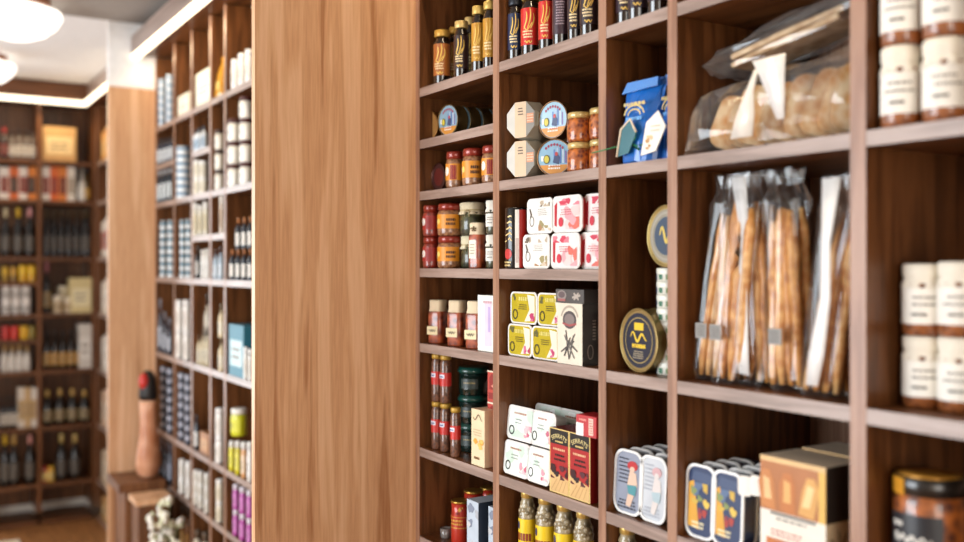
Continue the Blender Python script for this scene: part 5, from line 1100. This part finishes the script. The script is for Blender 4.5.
erow(bottle, ('#171413', '#4a4540', '#c9b06a', .36), [(56, 67, 434), (69.5, 80.5, 434)], ES['E7'], 'wine_bottle', 'bottle', 'black wine bottle with gilt cap in seventh row', R_, 'black wine bottles')
for i, (a, c) in enumerate([(41.5, '#a8382c'), (47.5, '#d9a82c')]):
    loc, r, h = esp(a, a + 6.5, 466, ES['E7']); put(small_jar, q3(h, r) + (c, c, '#e6c878'), 'small_jar', 'little %s jar left of the gilt-capped bottles' % ('red', 'yellow')[i], 'jar', loc, PI/2)
# side shelves in the corner
for k, (z, c, d, nm, hh) in enumerate([('E1', '#c08a4c', '#dcb47a', 'tan', .2), ('E3', '#d8d0c6', '#a33c34', 'white and red', .24), ('E4', '#d9cfc2', '#efe9e0', 'pale', .22), ('E5', '#d6d0c6', '#efe9e0', 'white', .23), ('E6', '#d2b49a', '#e6d4c0', 'pinkish', .24), ('E7', '#c8b49a', '#e0d2bc', 'beige', .22), ('E8', '#b98f5c', '#d6b88a', 'brown', .16)]):
    for j, y in enumerate((6.2, 6.32)):
        put(plain_box, (.1, .1, hh - .02*j, c, d), 'carton', '%s %s box on the corner side shelves, %s shelf from the top' % (('nearer', 'further')[j], nm, ORD[k]), 'box', (1.2, y, ES[z] + .0004), 0, 'boxes on the corner side shelves')

# ================================================================== CABINET, HAM, FLOWERS, RUG
BR = wood('cabinet_brown', '#4a2a16', '#6d4224', '#8a5a36', (6, 6, .6), .45)
cab = tag(empty('cabinet', (.9, 4.2, 0)), 'low brown cabinet against the far wooden panel', 'cabinet')
z_ = hz(475, 130, .82) if False else .735
for nm, a in (('top', (.8, .985, 4.06, 4.308, z_ - .035, z_)), ('body', (.83, .98, 4.09, 4.306, .06, z_ - .036)), ('plinth', (.85, .975, 4.11, 4.3, 0, .059))):
    bb = board(*a, BR); link(nm, bb.mesh(nm), cab, (-.9, -4.2, 0))
bb = board(.84, .97, 4.078, 4.0895, .1, z_ - .06, BR); d_ = link('door', bb.mesh('door'), cab, (-.9, -4.2, 0))
bb = MB(); bb.ball((.955, 4.07, .45), .011, BRASS); link('knob', bb.mesh('knob'), d_)
# ham leg
hx, hy = .935, 4.15
ham = tag(empty('cured_ham', (hx, hy, z_ + .0005)), 'pinkish-tan ham leg with black and red tip standing on the brown cabinet', 'ham')
b = MB(); b.lathe([(.028, 0), (.044, .015), (.052, .06), (.047, .11), (.037, .17), (.033, .23), (.034, .29), (.033, .325)], food('ham_rind', '#b9764e', '#dba380', 14, .2), 20, wav=lambda t, i: 1 + .06*math.sin(3*t + i*.7)); link('leg_meat', b.mesh('leg_meat'), ham)
b = MB(); b.lathe([(.034, .325), (.039, .345), (.034, .385), (.03, .42), (.018, .445), (.0, .45)], C('#17120f', .5), 18); link('black_tip', b.mesh('black_tip'), ham)
b = MB(); b.ball((-.02, -.012, .405), .024, C('#c02a1e', .4), 12, (.9, 1, 1.5)); link('red_cap', b.mesh('red_cap'), ham)
# vase of dried flowers in front of the cabinet corner
vx, vy = .905, 3.78
va = MB(); va.lathe([(.05, 0), (.07, .02), (.085, .2), (.07, .38), (.045, .43), (.05, .45), (.04, .45), (.036, .42), (.06, .36), (.0, .05)], C('#b9a48a', .5), 24)
tag(link('vase', va.mesh('vase'), None, (vx, vy, .0005)), 'tall beige floor vase below the dried flowers', 'vase')
fl = tag(empty('dried_flowers', (vx, vy, .07)), 'bunch of cream and pale green dried flowers in front of the middle shelving', 'flowers')
q = random.Random(12)
st_b, hd = MB(), MB()
for i in range(34):
    a = q.uniform(0, 2*PI); rr_ = q.uniform(0, .058); zz = .39 + q.uniform(.02, .25) * (1.15 - rr_*6)
    px_, py_ = rr_*math.cos(a) + .012*(zz - .4)*4, rr_*math.sin(a)
    st_b.tube([(0, 0, .02), (px_*.3, py_*.3, .36), (px_, py_, zz)], .002, C('#7d7a4a', .7), 5)
    for k in range(5): hd.ball((px_ + q.uniform(-.013, .013), py_ + q.uniform(-.013, .013), zz + q.uniform(-.012, .014)), q.uniform(.008, .014), C(('#efe8da', '#e3dcc4', '#d0d0ae', '#f3eee4')[q.randrange(4)], .8), 7)
link('stems', st_b.mesh('stems'), fl); link('flower_heads', hd.mesh('flower_heads'), fl)
b = MB(); b.box(.835, .955, 3.87, 3.99, 0, .685, BR, .004); 
cr = tag(empty('wooden_stand', (.895, 3.93, 0)), 'small orange-brown wooden stand behind the dried flowers', 'stand')
link('post', b.mesh('post'), cr, (-.895, -3.93, 0)); bb = board(.825, .965, 3.86, 4.0,   .6855, .71, W_PA); link('top', bb.mesh('top'), cr, (-.895, -3.93, 0))
b = MB(); b.box(-.0, .66, 5.6, 6.2, .0005, .012, C('#d8cbb4', .9), .004); tag(link('rug', b.mesh('rug')), 'pale rug on the floor before the far shelves', 'rug')

# ================================================================== LIGHT AND CAMERA
def area(name, loc, rot, sx, sy, watts, col):
    l = bpy.data.lights.new(name, 'AREA'); l.shape = 'RECTANGLE'; l.size = sx; l.size_y = sy; l.energy = watts; l.color = col
    o = bpy.data.objects.new(name, l); COL.objects.link(o); o.location = loc; o.rotation_euler = rot; return o
area('daylight_window_1', (-1.99, 2.2, 1.5), (0, -PI/2, 0), 1.9, 2.1, 118, (.89, .95, 1))
area('daylight_window_2', (-.85, 6.95, 1.5), (PI/2, 0, PI), 1.6, 2.2, 62, (.93, .97, 1))
area('fill_light_front', (-.82, -2.5, 1.5), (PI/2, 0, 0), 1.75, 2.0, 52, (1, .9, .78))  # fill light added behind the camera for the wooden panel and shelf interiors
for nm, p, sx, sy, w_ in (('strip_glow_near', (.93, 1.0, 2.57), .03, 1.7, 6), ('strip_glow_middle', (.92, 3.3, 2.515), .03, 1.9, 3.5), ('strip_glow_far', (.6, 6.43, 2.615), .9, .03, 5)):
    area(nm, p, (0, -.5, 0) if sy > sx else (-.5, 0, 0), sx, sy, w_, (1, .78, .5))
w = bpy.data.worlds.new('sky'); SC.world = w; w.use_nodes = True
bg = w.node_tree.nodes['Background']; bg.inputs[0].default_value = (.8, .9, 1, 1); bg.inputs[1].default_value = 1.0
cam = bpy.data.cameras.new('camera'); co = bpy.data.objects.new('camera', cam); COL.objects.link(co)
co.location = (0, 0, H); co.rotation_euler = (PI/2, 0, -TH)
cam.sensor_width = 36; cam.lens = F / 964 * 36; cam.shift_y = -(271 - YH) / 964; cam.clip_start = .01
cam.dof.use_dof = True; cam.dof.focus_distance = 1.8; cam.dof.aperture_fstop = 1.9
SC.camera = co
SC.view_settings.view_transform = 'Standard'; SC.view_settings.look = 'None'; SC.view_settings.gamma = 1; SC.view_settings.exposure = .17
SC.view_settings.use_curve_mapping = False
SC.cycles.use_denoising = True; SC.cycles.max_bounces = 10; SC.cycles.transparent_max_bounces = 16; SC.cycles.caustics_reflective = False; SC.cycles.caustics_refractive = False
